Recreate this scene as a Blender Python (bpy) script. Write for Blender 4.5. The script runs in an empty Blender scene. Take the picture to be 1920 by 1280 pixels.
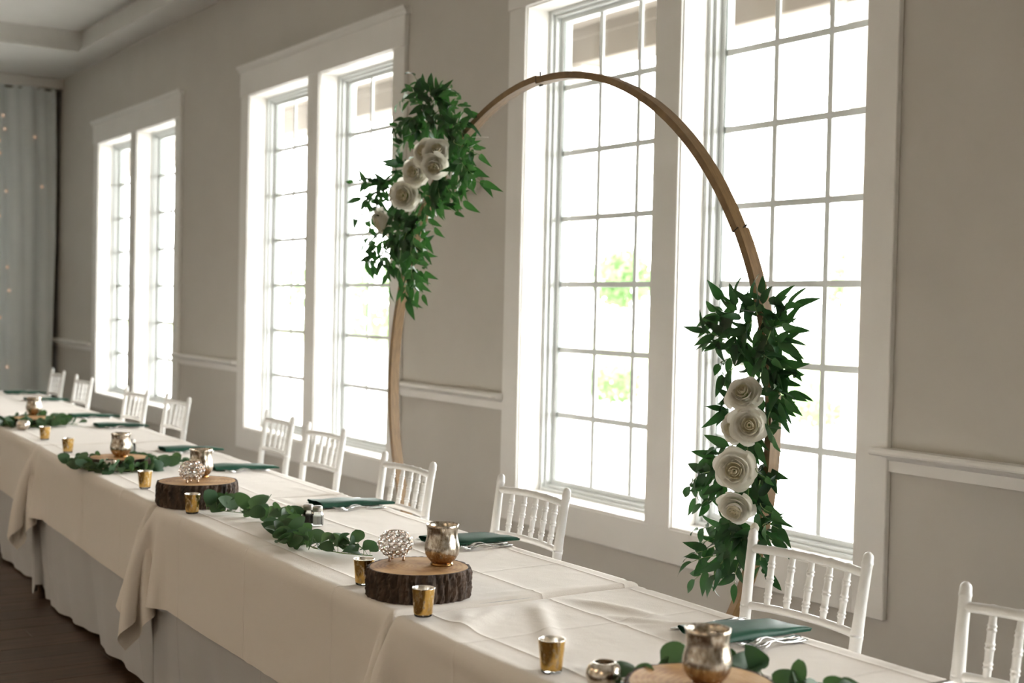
import bpy, bmesh, math, random
import numpy as np
from mathutils import Vector, Matrix

random.seed(7)
rng = np.random.default_rng(7)
sc = bpy.context.scene
C = sc.collection
PI = math.pi

# ------------------------------------------------------------------ camera, sky, light, exposure
cam_d = bpy.data.cameras.new('camera')
cam = bpy.data.objects.new('camera', cam_d)
C.objects.link(cam)
_yaw, _pit, _rol = math.radians(57.0943), math.radians(1.51704), math.radians(1.24384)
_f = Vector((-math.sin(_yaw) * math.cos(_pit), math.cos(_yaw) * math.cos(_pit), -math.sin(_pit)))
_r0 = Vector((math.cos(_yaw), math.sin(_yaw), 0))
_u0 = _r0.cross(_f)
_r = _r0 * math.cos(_rol) + _u0 * math.sin(_rol)
_u = -_r0 * math.sin(_rol) + _u0 * math.cos(_rol)
_m = Matrix((( _r.x, _u.x, -_f.x, 0), (_r.y, _u.y, -_f.y, 0), (_r.z, _u.z, -_f.z, 1.49), (0, 0, 0, 1)))
cam.matrix_world = _m
cam_d.sensor_width = 36.0
cam_d.lens = 2500 / 1920 * 36
cam_d.clip_end = 300
cam_d.clip_start = 0.05
cam_d.dof.use_dof = True
cam_d.dof.focus_distance = 3.75
cam_d.dof.aperture_fstop = 3.2
sc.camera = cam

world = bpy.data.worlds.new('overcast_sky')
sc.world = world
world.use_nodes = True
_bg = world.node_tree.nodes['Background']
_bg.inputs['Color'].default_value = (1.0, 0.99, 0.975, 1)
_bg.inputs['Strength'].default_value = 9.0

vs = sc.view_settings
vs.view_transform = 'Standard'
vs.look = 'None'
vs.gamma = 1.0
vs.use_curve_mapping = False
vs.exposure = 1.4
sc.cycles.max_bounces = 10
sc.cycles.diffuse_bounces = 6
sc.cycles.glossy_bounces = 4
sc.cycles.transmission_bounces = 6
sc.cycles.transparent_max_bounces = 10
sc.cycles.caustics_reflective = False
sc.cycles.caustics_refractive = False
sc.cycles.sample_clamp_indirect = 6.0
sc.cycles.use_denoising = True

WALL = 3.775          # room face of the window wall
CAS = 3.75            # front face of the casings
OUT = 4.02            # outer face of the window wall
WINS = [(-13.475, -11.156), (-9.49, -7.183), (-5.735, -3.44), (-1.95, 0.36)]
WZ0, WZ1 = 0.53, 3.02
FRONT = -5.0
FWINS = []
FZ0, FZ1 = 0.6, 2.3

def portal(name, x0, x1, z0, z1, y, inward):
    d = bpy.data.lights.new(name, 'AREA')
    d.shape = 'RECTANGLE'; d.size = x1 - x0; d.size_y = z1 - z0
    d.cycles.is_portal = True
    o = bpy.data.objects.new(name, d); C.objects.link(o)
    o.location = ((x0 + x1) / 2, y, (z0 + z1) / 2)
    o.rotation_euler = (PI / 2 if inward < 0 else -PI / 2, 0, 0)
    return o
for a, b in WINS: portal('window_portal', a, b, WZ0, WZ1, OUT + 0.01, -1)
for a, b in FWINS: portal('window_portal', a, b, FZ0, FZ1, FRONT - 0.16, 1)

# added warm fill lights high behind the camera, without any fixtures
for _x in (-11.0, -7.0, -3.0, 1.0):
    _d = bpy.data.lights.new('warm_fill_light', 'AREA'); _d.shape = 'DISK'; _d.size = 0.6
    _d.energy = 15; _d.color = (1.0, 0.74, 0.48)
    _l = bpy.data.objects.new('warm_fill_light', _d); C.objects.link(_l); _l.location = (_x, -3.0, 4.0)


# ------------------------------------------------------------------ materials
def mat(name, col, rough=0.6, metal=0.0, spec=0.5, **kw):
    m = bpy.data.materials.new(name); m.use_nodes = True
    nt = m.node_tree; b = nt.nodes['Principled BSDF']
    b.inputs['Base Color'].default_value = (*col, 1)
    b.inputs['Roughness'].default_value = rough
    b.inputs['Metallic'].default_value = metal
    b.inputs['Specular IOR Level'].default_value = spec
    for k, v in kw.items():
        b.inputs[k].default_value = v
    return m
def N(m, typ, **kw):
    n = m.node_tree.nodes.new(typ)
    for k, v in kw.items(): setattr(n, k, v)
    return n
def L(m, a, b): m.node_tree.links.new(a, b)
def P(m): return m.node_tree.nodes['Principled BSDF']
def coords(m, kind='Object', scale=(1, 1, 1)):
    t = N(m, 'ShaderNodeTexCoord'); mp = N(m, 'ShaderNodeMapping')
    mp.inputs['Scale'].default_value = scale
    L(m, t.outputs[kind], mp.inputs['Vector'])
    return mp.outputs['Vector']
def noise(m, vec, scale, detail=4, rough=0.55):
    n = N(m, 'ShaderNodeTexNoise')
    n.inputs['Scale'].default_value = scale; n.inputs['Detail'].default_value = detail; n.inputs['Roughness'].default_value = rough
    if vec is not None: L(m, vec, n.inputs['Vector'])
    return n.outputs['Fac']
def ramp(m, fac, stops):
    r = N(m, 'ShaderNodeValToRGB'); cr = r.color_ramp
    while len(cr.elements) < len(stops): cr.elements.new(0.5)
    for e, (p, c) in zip(cr.elements, stops):
        e.position = p; e.color = (*c, 1)
    L(m, fac, r.inputs['Fac'])
    return r.outputs['Color']
def bump(m, h, strength=0.2, dist=0.01):
    b = N(m, 'ShaderNodeBump'); b.inputs['Strength'].default_value = strength; b.inputs['Distance'].default_value = dist
    L(m, h, b.inputs['Height']); L(m, b.outputs['Normal'], P(m).inputs['Normal'])
def noisy(name, c1, c2, scale, rough, bs=0.0, bd=0.002, vscale=(1, 1, 1), metal=0.0, bscale=None, detail=4):
    m = mat(name, c1, rough, metal)
    v = coords(m, 'Object', vscale)
    f = noise(m, v, scale, detail)
    L(m, ramp(m, f, [(0.3, c1), (0.7, c2)]), P(m).inputs['Base Color'])
    if bs: bump(m, noise(m, v, bscale or scale * 3, 3), bs, bd)
    return m

M = {}
M['wall'] = noisy('greige_wall_paint', (0.545, 0.52, 0.475), (0.57, 0.545, 0.50), 3.0, 0.75, 0.08, 0.0006, bscale=350)
M['ceil'] = noisy('ceiling_paint', (0.70, 0.69, 0.66), (0.73, 0.72, 0.69), 3.0, 0.8, 0.06, 0.0006, bscale=250)
M['trim'] = noisy('white_trim_paint', (0.78, 0.765, 0.735), (0.81, 0.795, 0.765), 4.0, 0.42, 0.03, 0.0004, bscale=120)
M['vinyl'] = mat('white_window_vinyl', (0.66, 0.685, 0.68), 0.35)
M['rubber'] = mat('grey_glazing_gasket', (0.30, 0.34, 0.33), 0.5)
M['chair'] = noisy('white_chair_lacquer', (0.66, 0.655, 0.64), (0.70, 0.695, 0.68), 9.0, 0.34, 0.03, 0.0004, bscale=90)
M['steel'] = mat('polished_steel', (0.72, 0.72, 0.71), 0.16, 1.0)
M['screw'] = mat('dark_iron', (0.06, 0.055, 0.05), 0.45, 0.8)
M['plastic'] = mat('white_plastic', (0.82, 0.81, 0.78), 0.4)
M['beige_plastic'] = mat('beige_plastic', (0.60, 0.56, 0.50), 0.45)
M['lamp_lens'] = mat('lamp_lens', (0.75, 0.75, 0.74), 0.15, 0.3)
M['concrete'] = noisy('pale_concrete', (0.50, 0.49, 0.47), (0.58, 0.57, 0.55), 2.0, 0.9, 0.2, 0.004)
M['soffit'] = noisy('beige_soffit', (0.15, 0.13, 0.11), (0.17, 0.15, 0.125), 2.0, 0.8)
M['dark'] = mat('recess_shade', (0.05, 0.045, 0.04), 0.9)  # shade of the unlit space behind the drape, put into the wall colour

# thin window glass: clear with a fresnel reflection
g = bpy.data.materials.new('window_glass'); g.use_nodes = True
nt = g.node_tree; nt.nodes.clear()
_o = nt.nodes.new('ShaderNodeOutputMaterial'); _mx = nt.nodes.new('ShaderNodeMixShader')
_t = nt.nodes.new('ShaderNodeBsdfTransparent'); _g = nt.nodes.new('ShaderNodeBsdfGlossy'); _fr = nt.nodes.new('ShaderNodeFresnel')
_t.inputs['Color'].default_value = (0.97, 0.985, 0.975, 1); _g.inputs['Roughness'].default_value = 0.03; _fr.inputs['IOR'].default_value = 1.35
nt.links.new(_fr.outputs[0], _mx.inputs[0]); nt.links.new(_t.outputs[0], _mx.inputs[1]); nt.links.new(_g.outputs[0], _mx.inputs[2]); nt.links.new(_mx.outputs[0], _o.inputs[0])
M['pane'] = g

# floor boards
def wood(name, dark, mid, light, vscale, rough, bs=0.15, scale=6.0):
    m = mat(name, mid, rough)
    v = coords(m, 'Object', vscale)
    oi = N(m, 'ShaderNodeObjectInfo')
    add = N(m, 'ShaderNodeVectorMath', operation='ADD'); L(m, v, add.inputs[0])
    cx = N(m, 'ShaderNodeCombineXYZ'); mul = N(m, 'ShaderNodeMath', operation='MULTIPLY'); mul.inputs[1].default_value = 37.0
    L(m, oi.outputs['Random'], mul.inputs[0]); L(m, mul.outputs[0], cx.inputs[0]); L(m, mul.outputs[0], cx.inputs[1]); L(m, cx.outputs[0], add.inputs[1])
    f = noise(m, add.outputs[0], scale, 8, 0.65)
    c = ramp(m, f, [(0.25, dark), (0.5, mid), (0.75, light)])
    hsv = N(m, 'ShaderNodeHueSaturation'); L(m, c, hsv.inputs['Color'])
    mr = N(m, 'ShaderNodeMapRange'); mr.inputs['To Min'].default_value = 0.75; mr.inputs['To Max'].default_value = 1.25
    L(m, oi.outputs['Random'], mr.inputs['Value']); L(m, mr.outputs[0], hsv.inputs['Value'])
    L(m, hsv.outputs[0], P(m).inputs['Base Color'])
    if bs: bump(m, f, bs, 0.002)
    return m
M['plank'] = wood('brown_plank', (0.022, 0.012, 0.007), (0.058, 0.033, 0.020), (0.11, 0.068, 0.044), (14, 1.0, 14), 0.42, 0.2, 3.0)
M['hoop'] = noisy('bent_wood', (0.155, 0.092, 0.038), (0.235, 0.142, 0.060), 22.0, 0.5, 0.1, 0.001, (1, 6, 1), bscale=40)

# cloth: fine weave, soft ironing folds given in object coordinates
def cloth(name, col, foldx=(), foldy=(), amp=0.0035):
    m = mat(name, col, 0.85, 0, 0.25)
    b = P(m); b.inputs['Sheen Weight'].default_value = 0.15
    tc = N(m, 'ShaderNodeTexCoord'); sep = N(m, 'ShaderNodeSeparateXYZ'); L(m, tc.outputs['Object'], sep.inputs[0])
    wv = N(m, 'ShaderNodeTexNoise'); wv.inputs['Scale'].default_value = 420; wv.inputs['Detail'].default_value = 2
    L(m, tc.outputs['Object'], wv.inputs['Vector'])
    h = N(m, 'ShaderNodeMath', operation='MULTIPLY'); h.inputs[1].default_value = 0.0006; L(m, wv.outputs['Fac'], h.inputs[0])
    cur = h.outputs[0]
    wob = N(m, 'ShaderNodeTexNoise'); wob.inputs['Scale'].default_value = 2.2; L(m, tc.outputs['Object'], wob.inputs['Vector'])
    big = N(m, 'ShaderNodeTexNoise'); big.inputs['Scale'].default_value = 7.0; big.inputs['Detail'].default_value = 3
    L(m, tc.outputs['Object'], big.inputs['Vector'])
    bm_ = N(m, 'ShaderNodeMath', operation='MULTIPLY'); bm_.inputs[1].default_value = 0.006; L(m, big.outputs['Fac'], bm_.inputs[0])
    ad = N(m, 'ShaderNodeMath', operation='ADD'); L(m, cur, ad.inputs[0]); L(m, bm_.outputs[0], ad.inputs[1]); cur = ad.outputs[0]
    for axis, vals in ((0, foldx), (1, foldy)):
        for v0 in vals:
            s = N(m, 'ShaderNodeMath', operation='SUBTRACT'); s.inputs[1].default_value = v0; L(m, sep.outputs[axis], s.inputs[0])
            w = N(m, 'ShaderNodeMath', operation='MULTIPLY_ADD'); w.inputs[1].default_value = 0.012; L(m, wob.outputs['Fac'], w.inputs[0]); L(m, s.outputs[0], w.inputs[2])
            q = N(m, 'ShaderNodeMath', operation='MULTIPLY'); q.inputs[1].default_value = 1 / 0.006; L(m, w.outputs[0], q.inputs[0])
            ab = N(m, 'ShaderNodeMath', operation='ABSOLUTE'); L(m, q.outputs[0], ab.inputs[0])
            e = N(m, 'ShaderNodeMath', operation='POWER'); e.inputs[0].default_value = 2.718
            ng = N(m, 'ShaderNodeMath', operation='MULTIPLY'); ng.inputs[1].default_value = -1.0; L(m, ab.outputs[0], ng.inputs[0]); L(m, ng.outputs[0], e.inputs[1])
            k = N(m, 'ShaderNodeMath', operation='MULTIPLY_ADD'); k.inputs[1].default_value = amp; L(m, e.outputs[0], k.inputs[0]); L(m, cur, k.inputs[2]); cur = k.outputs[0]
    bump(m, cur, 0.9, 1.0)
    return m
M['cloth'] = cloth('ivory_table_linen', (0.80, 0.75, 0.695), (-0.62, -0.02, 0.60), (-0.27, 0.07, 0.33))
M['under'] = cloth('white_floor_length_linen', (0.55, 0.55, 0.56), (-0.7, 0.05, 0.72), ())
M['napkin'] = noisy('dark_green_satin', (0.009, 0.058, 0.036), (0.014, 0.080, 0.050), 30, 0.5, 0.25, 0.0006, bscale=500)
P(M['napkin']).inputs['Specular IOR Level'].default_value = 0.3
M['curtain'] = noisy('grey_white_drape', (0.66, 0.715, 0.725), (0.70, 0.75, 0.76), 4, 0.85, 0.05, 0.001, bscale=300)

def leaf_mat(name, c1, c2, rough, trans, tcol):
    m = mat(name, c1, rough, 0, 0.35)
    oi = N(m, 'ShaderNodeObjectInfo')
    f = noise(m, coords(m, 'Object'), 40, 3)
    mixf = N(m, 'ShaderNodeMath', operation='MULTIPLY_ADD'); mixf.inputs[1].default_value = 0.7; L(m, oi.outputs['Random'], mixf.inputs[0])
    sc_ = N(m, 'ShaderNodeMath', operation='MULTIPLY'); sc_.inputs[1].default_value = 0.3; L(m, f, sc_.inputs[0]); L(m, sc_.outputs[0], mixf.inputs[2])
    L(m, ramp(m, mixf.outputs[0], [(0.1, c1), (0.9, c2)]), P(m).inputs['Base Color'])
    t = N(m, 'ShaderNodeBsdfTranslucent'); t.inputs['Color'].default_value = (*tcol, 1)
    mx = N(m, 'ShaderNodeMixShader'); mx.inputs[0].default_value = trans
    out = m.node_tree.nodes['Material Output']
    L(m, P(m).outputs[0], mx.inputs[1]); L(m, t.outputs[0], mx.inputs[2]); L(m, mx.outputs[0], out.inputs['Surface'])
    return m
M['leaf'] = leaf_mat('dark_green_ruscus_leaf', (0.004, 0.019, 0.012), (0.026, 0.090, 0.030), 0.42, 0.18, (0.05, 0.18, 0.03))
M['euca'] = leaf_mat('grey_green_eucalyptus_leaf', (0.022, 0.062, 0.034), (0.085, 0.15, 0.08), 0.5, 0.2, (0.09, 0.2, 0.05))
M['stem'] = mat('pale_green_stem', (0.16, 0.25, 0.08), 0.55)
M['petal'] = leaf_mat('ivory_rose_petal', (0.70, 0.68, 0.61), (0.76, 0.74, 0.68), 0.6, 0.38, (0.80, 0.77, 0.69))
M['petal_in'] = leaf_mat('cream_rose_heart', (0.66, 0.61, 0.46), (0.70, 0.66, 0.53), 0.6, 0.2, (0.72, 0.66, 0.5))
M['tree_leaf'] = leaf_mat('garden_leaf', (0.09, 0.17, 0.06), (0.17, 0.27, 0.11), 0.6, 0.3, (0.20, 0.34, 0.12))
M['bark_far'] = mat('grey_trunk', (0.16, 0.13, 0.10), 0.9)
M['lawn'] = noisy('lawn_green', (0.16, 0.22, 0.08), (0.22, 0.28, 0.12), 1.5, 0.9)

# slice of a log: rings on the sawn faces, rough bark round the rim
m = mat('sawn_pine', (0.5, 0.33, 0.17), 0.6)
v = coords(m, 'Object')
sep = N(m, 'ShaderNodeSeparateXYZ'); L(m, v, sep.inputs[0])
cb = N(m, 'ShaderNodeCombineXYZ'); L(m, sep.outputs[0], cb.inputs[0]); L(m, sep.outputs[1], cb.inputs[1])
ln = N(m, 'ShaderNodeVectorMath', operation='LENGTH'); L(m, cb.outputs[0], ln.inputs[0])
nz = noise(m, v, 9, 3)
ma = N(m, 'ShaderNodeMath', operation='MULTIPLY_ADD'); ma.inputs[1].default_value = 0.05; L(m, nz, ma.inputs[0]); L(m, ln.outputs['Value'], ma.inputs[2])
rs = N(m, 'ShaderNodeMath', operation='MULTIPLY'); rs.inputs[1].default_value = 520; L(m, ma.outputs[0], rs.inputs[0])
sn = N(m, 'ShaderNodeMath', operation='SINE'); L(m, rs.outputs[0], sn.inputs[0])
n2 = noise(m, v, 14, 5)
mixv = N(m, 'ShaderNodeMath', operation='MULTIPLY_ADD'); mixv.inputs[1].default_value = 0.05; L(m, sn.outputs[0], mixv.inputs[0]); L(m, n2, mixv.inputs[2])
L(m, ramp(m, mixv.outputs[0], [(0.25, (0.26, 0.125, 0.045)), (0.5, (0.52, 0.30, 0.125)), (0.75, (0.66, 0.44, 0.22))]), P(m).inputs['Base Color'])
bump(m, sn.outputs[0], 0.12, 0.0006)
M['sawn'] = m
M['bark'] = noisy('dark_bark', (0.008, 0.005, 0.004), (0.105, 0.066, 0.044), 38, 0.85, 0.9, 0.006, (1, 1, 0.35), bscale=60)

# mercury glass: silvered with champagne speckles, amber towards the foot
def mercury(name, lo, hi, amber, z0, z1, rough=0.12):
    m = mat(name, hi, rough, 1.0)
    v = coords(m, 'Object', (1, 1, 0.55))
    f = noise(m, v, 95, 5, 0.7)
    c = ramp(m, f, [(0.36, lo), (0.52, hi), (0.72, (0.92, 0.88, 0.80))])
    tc = N(m, 'ShaderNodeTexCoord'); sp = N(m, 'ShaderNodeSeparateXYZ'); L(m, tc.outputs['Object'], sp.inputs[0])
    mr = N(m, 'ShaderNodeMapRange'); mr.inputs['From Min'].default_value = z0; mr.inputs['From Max'].default_value = z1
    L(m, sp.outputs[2], mr.inputs['Value'])
    mx = N(m, 'ShaderNodeMix', data_type='RGBA'); L(m, mr.outputs[0], mx.inputs[0])
    mx.inputs[6].default_value = (*amber, 1); L(m, c, mx.inputs[7])
    L(m, mx.outputs[2], P(m).inputs['Base Color'])
    rr = N(m, 'ShaderNodeMapRange'); rr.inputs['To Min'].default_value = rough; rr.inputs['To Max'].default_value = rough + 0.3
    L(m, f, rr.inputs['Value']); L(m, rr.outputs[0], P(m).inputs['Roughness'])
    bump(m, noise(m, v, 60, 2), 0.12, 0.002)
    return m
M['mercury'] = mercury('silvered_mercury_glass', (0.26, 0.19, 0.13), (0.60, 0.53, 0.44), (0.33, 0.18, 0.07), 0.010, 0.040, 0.09)
M['ballsilver'] = mercury('champagne_mirror_glass', (0.42, 0.33, 0.24), (0.76, 0.69, 0.60), (0.60, 0.48, 0.36), 0.0, 0.02, 0.08)
M['gold'] = mercury('gold_mercury_glass', (0.62, 0.38, 0.10), (0.72, 0.47, 0.15), (0.60, 0.37, 0.10), 0.0, 0.03, 0.10)
M['rim'] = mat('silver_rim', (0.85, 0.82, 0.76), 0.22, 1.0)
M['rosegold'] = mat('rose_gold_wire', (0.50, 0.36, 0.27), 0.25, 1.0)
def glassmat(name, col, rough=0.02, ior=1.5):
    m = mat(name, col, rough); b = P(m); b.inputs['Transmission Weight'].default_value = 1.0; b.inputs['IOR'].default_value = ior
    return m
M['crystal'] = glassmat('clear_crystal', (0.98, 0.97, 0.96), 0.0, 1.55)
M['clear'] = M['pane'].copy(); M['clear'].name = 'clear_glass'
M['clear'].node_tree.nodes['Fresnel'].inputs['IOR'].default_value = 1.5
M['salt'] = mat('white_salt', (0.85, 0.85, 0.84), 0.9)
M['pepper'] = noisy('ground_pepper', (0.02, 0.017, 0.015), (0.10, 0.08, 0.06), 400, 0.9)
M['cap'] = mat('dull_steel_cap', (0.42, 0.40, 0.37), 0.35, 1.0)
_bulb = mat('warm_bulb', (0.75, 0.6, 0.48), 0.4)
P(_bulb).inputs['Emission Color'].default_value = (1.0, 0.66, 0.45, 1); P(_bulb).inputs['Emission Strength'].default_value = 0.22
M['bulb'] = _bulb
M['wire'] = mat('thin_copper_wire', (0.35, 0.33, 0.30), 0.5)

# ------------------------------------------------------------------ mesh helpers
class MB:
    def __init__(s): s.v = []; s.f = []; s.sm = []
    def add(s, vs_, fs, smooth=False, mtx=None):
        o = len(s.v)
        for p in vs_:
            p = Vector(p)
            s.v.append(tuple(mtx @ p if mtx else p))
        for f in fs:
            s.f.append(tuple(i + o for i in f)); s.sm.append(smooth)
        return s
    def box(s, x0, x1, y0, y1, z0, z1, bev=0.0, mtx=None):
        if bev <= 0:
            V = [(x, y, z) for z in (z0, z1) for y in (y0, y1) for x in (x0, x1)]
            return s.add(V, [(0, 2, 3, 1), (4, 5, 7, 6), (0, 1, 5, 4), (2, 6, 7, 3), (0, 4, 6, 2), (1, 3, 7, 5)], False, mtx)
        bm = bmesh.new(); bmesh.ops.create_cube(bm, size=1)
        for q in bm.verts:
            q.co = Vector(((x0 + x1) / 2 + q.co.x * (x1 - x0), (y0 + y1) / 2 + q.co.y * (y1 - y0), (z0 + z1) / 2 + q.co.z * (z1 - z0)))
        bmesh.ops.bevel(bm, geom=list(bm.edges), offset=bev, segments=1, affect='EDGES')
        bm.verts.index_update()
        s.add([q.co.copy() for q in bm.verts], [tuple(q.index for q in f.verts) for f in bm.faces], False, mtx)
        bm.free(); return s
    def lathe(s, prof, n=20, mtx=None, caps=True, smooth=True):
        V = []; F = []
        for (r, z) in prof:
            for k in range(n):
                a = 2 * PI * k / n; V.append((r * math.cos(a), r * math.sin(a), z))
        for i in range(len(prof) - 1):
            for k in range(n):
                k2 = (k + 1) % n
                F.append((i * n + k, i * n + k2, (i + 1) * n + k2, (i + 1) * n + k))
        s.add(V, F, smooth, mtx)
        if caps:
            s.add(V[:n], [tuple(range(n - 1, -1, -1))], False, mtx); s.add(V[-n:], [tuple(range(n))], False, mtx)
        return s
    def tube(s, pts, rad, n=8, caps=True, smooth=True, ell=1.0):
        pts = [Vector(p) for p in pts]
        if not hasattr(rad, '__len__'): rad = [rad] * len(pts)
        up = Vector((0, 0, 1)); V = []; F = []
        prev = None
        for i, p in enumerate(pts):
            t = (pts[min(i + 1, len(pts) - 1)] - pts[max(i - 1, 0)]).normalized()
            if prev is None:
                a = up if abs(t.z) < 0.9 else Vector((1, 0, 0))
                nx = t.cross(a).normalized()
            else:
                nx = (prev - t * prev.dot(t)).normalized()
            prev = nx; ny = t.cross(nx)
            for k in range(n):
                an = 2 * PI * k / n
                V.append(p + nx * (rad[i] * math.cos(an)) + ny * (rad[i] * ell * math.sin(an)))
        for i in range(len(pts) - 1):
            for k in range(n):
                k2 = (k + 1) % n
                F.append((i * n + k, i * n + k2, (i + 1) * n + k2, (i + 1) * n + k))
        if caps:
            F.append(tuple(range(n - 1, -1, -1))); F.append(tuple(range((len(pts) - 1) * n, len(pts) * n)))
        s.add(V, F, smooth); return s
    def prism(s, prof, a0, a1, axis='x'):
        """closed profile in the plane across the axis, extruded from a0 to a1"""
        n = len(prof)
        def pt(a, p): return (a, p[0], p[1]) if axis == 'x' else (p[0], a, p[1])
        V = [pt(a0, p) for p in prof] + [pt(a1, p) for p in prof]
        F = [(i, (i + 1) % n, n + (i + 1) % n, n + i) for i in range(n)] + [tuple(range(n - 1, -1, -1)), tuple(range(n, 2 * n))]
        return s.add(V, F)
    def grid(s, G, smooth=True):
        G = np.asarray(G); nx, ny = G.shape[:2]
        V = [tuple(p) for p in G.reshape(-1, 3)]
        F = [(i * ny + j, (i + 1) * ny + j, (i + 1) * ny + j + 1, i * ny + j + 1) for i in range(nx - 1) for j in range(ny - 1)]
        return s.add(V, F, smooth)
    def mesh(s, name, m):
        me = bpy.data.meshes.new(name); me.from_pydata(s.v, [], s.f)
        me.polygons.foreach_set('use_smooth', s.sm)
        bm = bmesh.new(); bm.from_mesh(me); bmesh.ops.recalc_face_normals(bm, faces=bm.faces); bm.to_mesh(me); bm.free()
        me.materials.append(M[m] if isinstance(m, str) else m); me.update()
        return me
def obj(name, me, parent=None, loc=(0, 0, 0), rot=None, mtx=None, scale=None):
    o = bpy.data.objects.new(name, me); C.objects.link(o)
    if parent is not None: o.parent = parent
    if mtx is not None: o.matrix_local = mtx
    else:
        o.location = loc
        if rot: o.rotation_euler = rot
        if scale: o.scale = scale
    return o
def build(name, mb, m, parent=None, **kw): return obj(name, mb.mesh(name, m), parent, **kw)
def tag(o, label=None, cat=None, group=None, kind=None):
    if label: o['label'] = label
    if cat: o['category'] = cat
    if group: o['group'] = group
    if kind: o['kind'] = kind
    return o
def thing(name, label, cat, loc=(0, 0, 0), rz=0.0, group=None, kind=None):
    o = bpy.data.objects.new(name, None); C.objects.link(o); o.empty_display_size = 0.1
    o.location = loc; o.rotation_euler = (0, 0, rz)
    return tag(o, label, cat, group, kind)
def dup(o, loc=None, rz=None, label=None, parent=None):
    c = o.copy(); C.objects.link(c)
    if parent is not None: c.parent = parent
    if loc is not None: c.location = loc
    if rz is not None: c.rotation_euler = (0, 0, rz)
    if label: c['label'] = label
    for ch in list(o.children): dup(ch, parent=c)
    return c
def structure(name, mb, m, parent=None, **kw):
    return tag(build(name, mb, m, parent, **kw), kind='structure')

# ------------------------------------------------------------------ the room
XL, XR = -15.8, 4.0
mb = MB()
xs = [XL]
for a, b in WINS: xs += [a - 0.02, b + 0.02]
xs.append(XR)
for i in range(0, len(xs), 2): mb.box(xs[i], xs[i + 1], WALL, OUT, 0, 4.2)
for a, b in WINS:
    mb.box(a - 0.02, b + 0.02, WALL, OUT, 0, WZ0 - 0.03); mb.box(a - 0.02, b + 0.02, WALL, OUT, WZ1 + 0.02, 4.2)
structure('wall_back', mb, 'wall')
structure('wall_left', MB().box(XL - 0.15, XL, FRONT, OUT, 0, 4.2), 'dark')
structure('wall_right', MB().box(XR, XR + 0.15, FRONT, OUT, 0, 4.2), 'wall')
mb = MB(); xs = [XL]
for a, b in FWINS: xs += [a, b]
xs.append(XR)
for i in range(0, len(xs), 2): mb.box(xs[i], xs[i + 1], FRONT - 0.15, FRONT, 0, 4.2)
for a, b in FWINS:
    mb.box(a, b, FRONT - 0.15, FRONT, 0, FZ0); mb.box(a, b, FRONT - 0.15, FRONT, FZ1, 4.2)
structure('wall_front', mb, 'wall')
mb = MB()
mb.box(-13.2, XR, FRONT, 3.5, 4.05, 4.2)
mb.box(XL, -13.2, FRONT, OUT, 3.85, 4.2)
mb.box(-13.2, XR, 3.5, OUT, 3.85, 4.2)
mb.box(-13.2, -13.17, FRONT, 3.5, 3.85, 3.885); mb.box(-13.17, XR, 3.47, 3.5, 3.85, 3.885)
structure('ceiling', mb, 'ceil')
structure('trim_9', MB().box(-15.05, -14.93, FRONT, WALL, 3.745, 3.85, 0.004), 'ceil')
structure('baseboard_back', MB().box(-15.0, XR, WALL - 0.016, WALL, 0, 0.14, 0.004), 'trim')

# floor: slab plus single boards where they can be told apart
floor = structure('floor', MB().box(XL, XR, FRONT, OUT, -0.15, -0.004), 'plank')
pm = MB().box(-0.0885, 0.0885, -0.609, 0.609, -0.0035, 0.0, 0.0015).mesh('plank', 'plank')
col = 0
x = -8.6
while x < -3.7:
    off = (col * 0.47) % 1.22
    y = -0.9 + off - 1.22
    while y < 2.4:
        if y > -1.2:
            obj('plank', pm, floor, (x, y, 0))
        y += 1.22
    x += 0.18; col += 1

# chair rails with rounded noses
def rail(name, a, b, dz=0.0):
    w = WALL
    prof = [(w, 0.945), (w - 0.018, 0.945), (w - 0.018, 0.985), (w - 0.03, 0.993), (w - 0.038, 1.003), (w - 0.062, 1.003), (w - 0.070, 1.008), (w - 0.072, 1.015), (w - 0.070, 1.023), (w - 0.062, 1.03), (w, 1.03)]
    mb = MB()
    mb.prism([(p[0], p[1] + dz) for p in prof[:5]] + [(w, 1.003 + dz)], a, b)
    mb.prism([(p[0], p[1] + dz) for p in [(w, 1.003)] + prof[5:]], a - 0.05 if a > -15 else a, b + 0.012)
    structure(name, mb, 'trim')
rail('trim_1', -15.75, WINS[0][0] - 0.153)
rail('trim_2', WINS[0][1] + 0.153, WINS[1][0] - 0.153)
rail('trim_3', WINS[1][1] + 0.153, WINS[2][0] - 0.153)
rail('trim_4', WINS[2][1] + 0.153, WINS[3][0] - 0.153, -0.022)
rail('trim_5', WINS[3][1] + 0.153, XR, -0.022)

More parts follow.
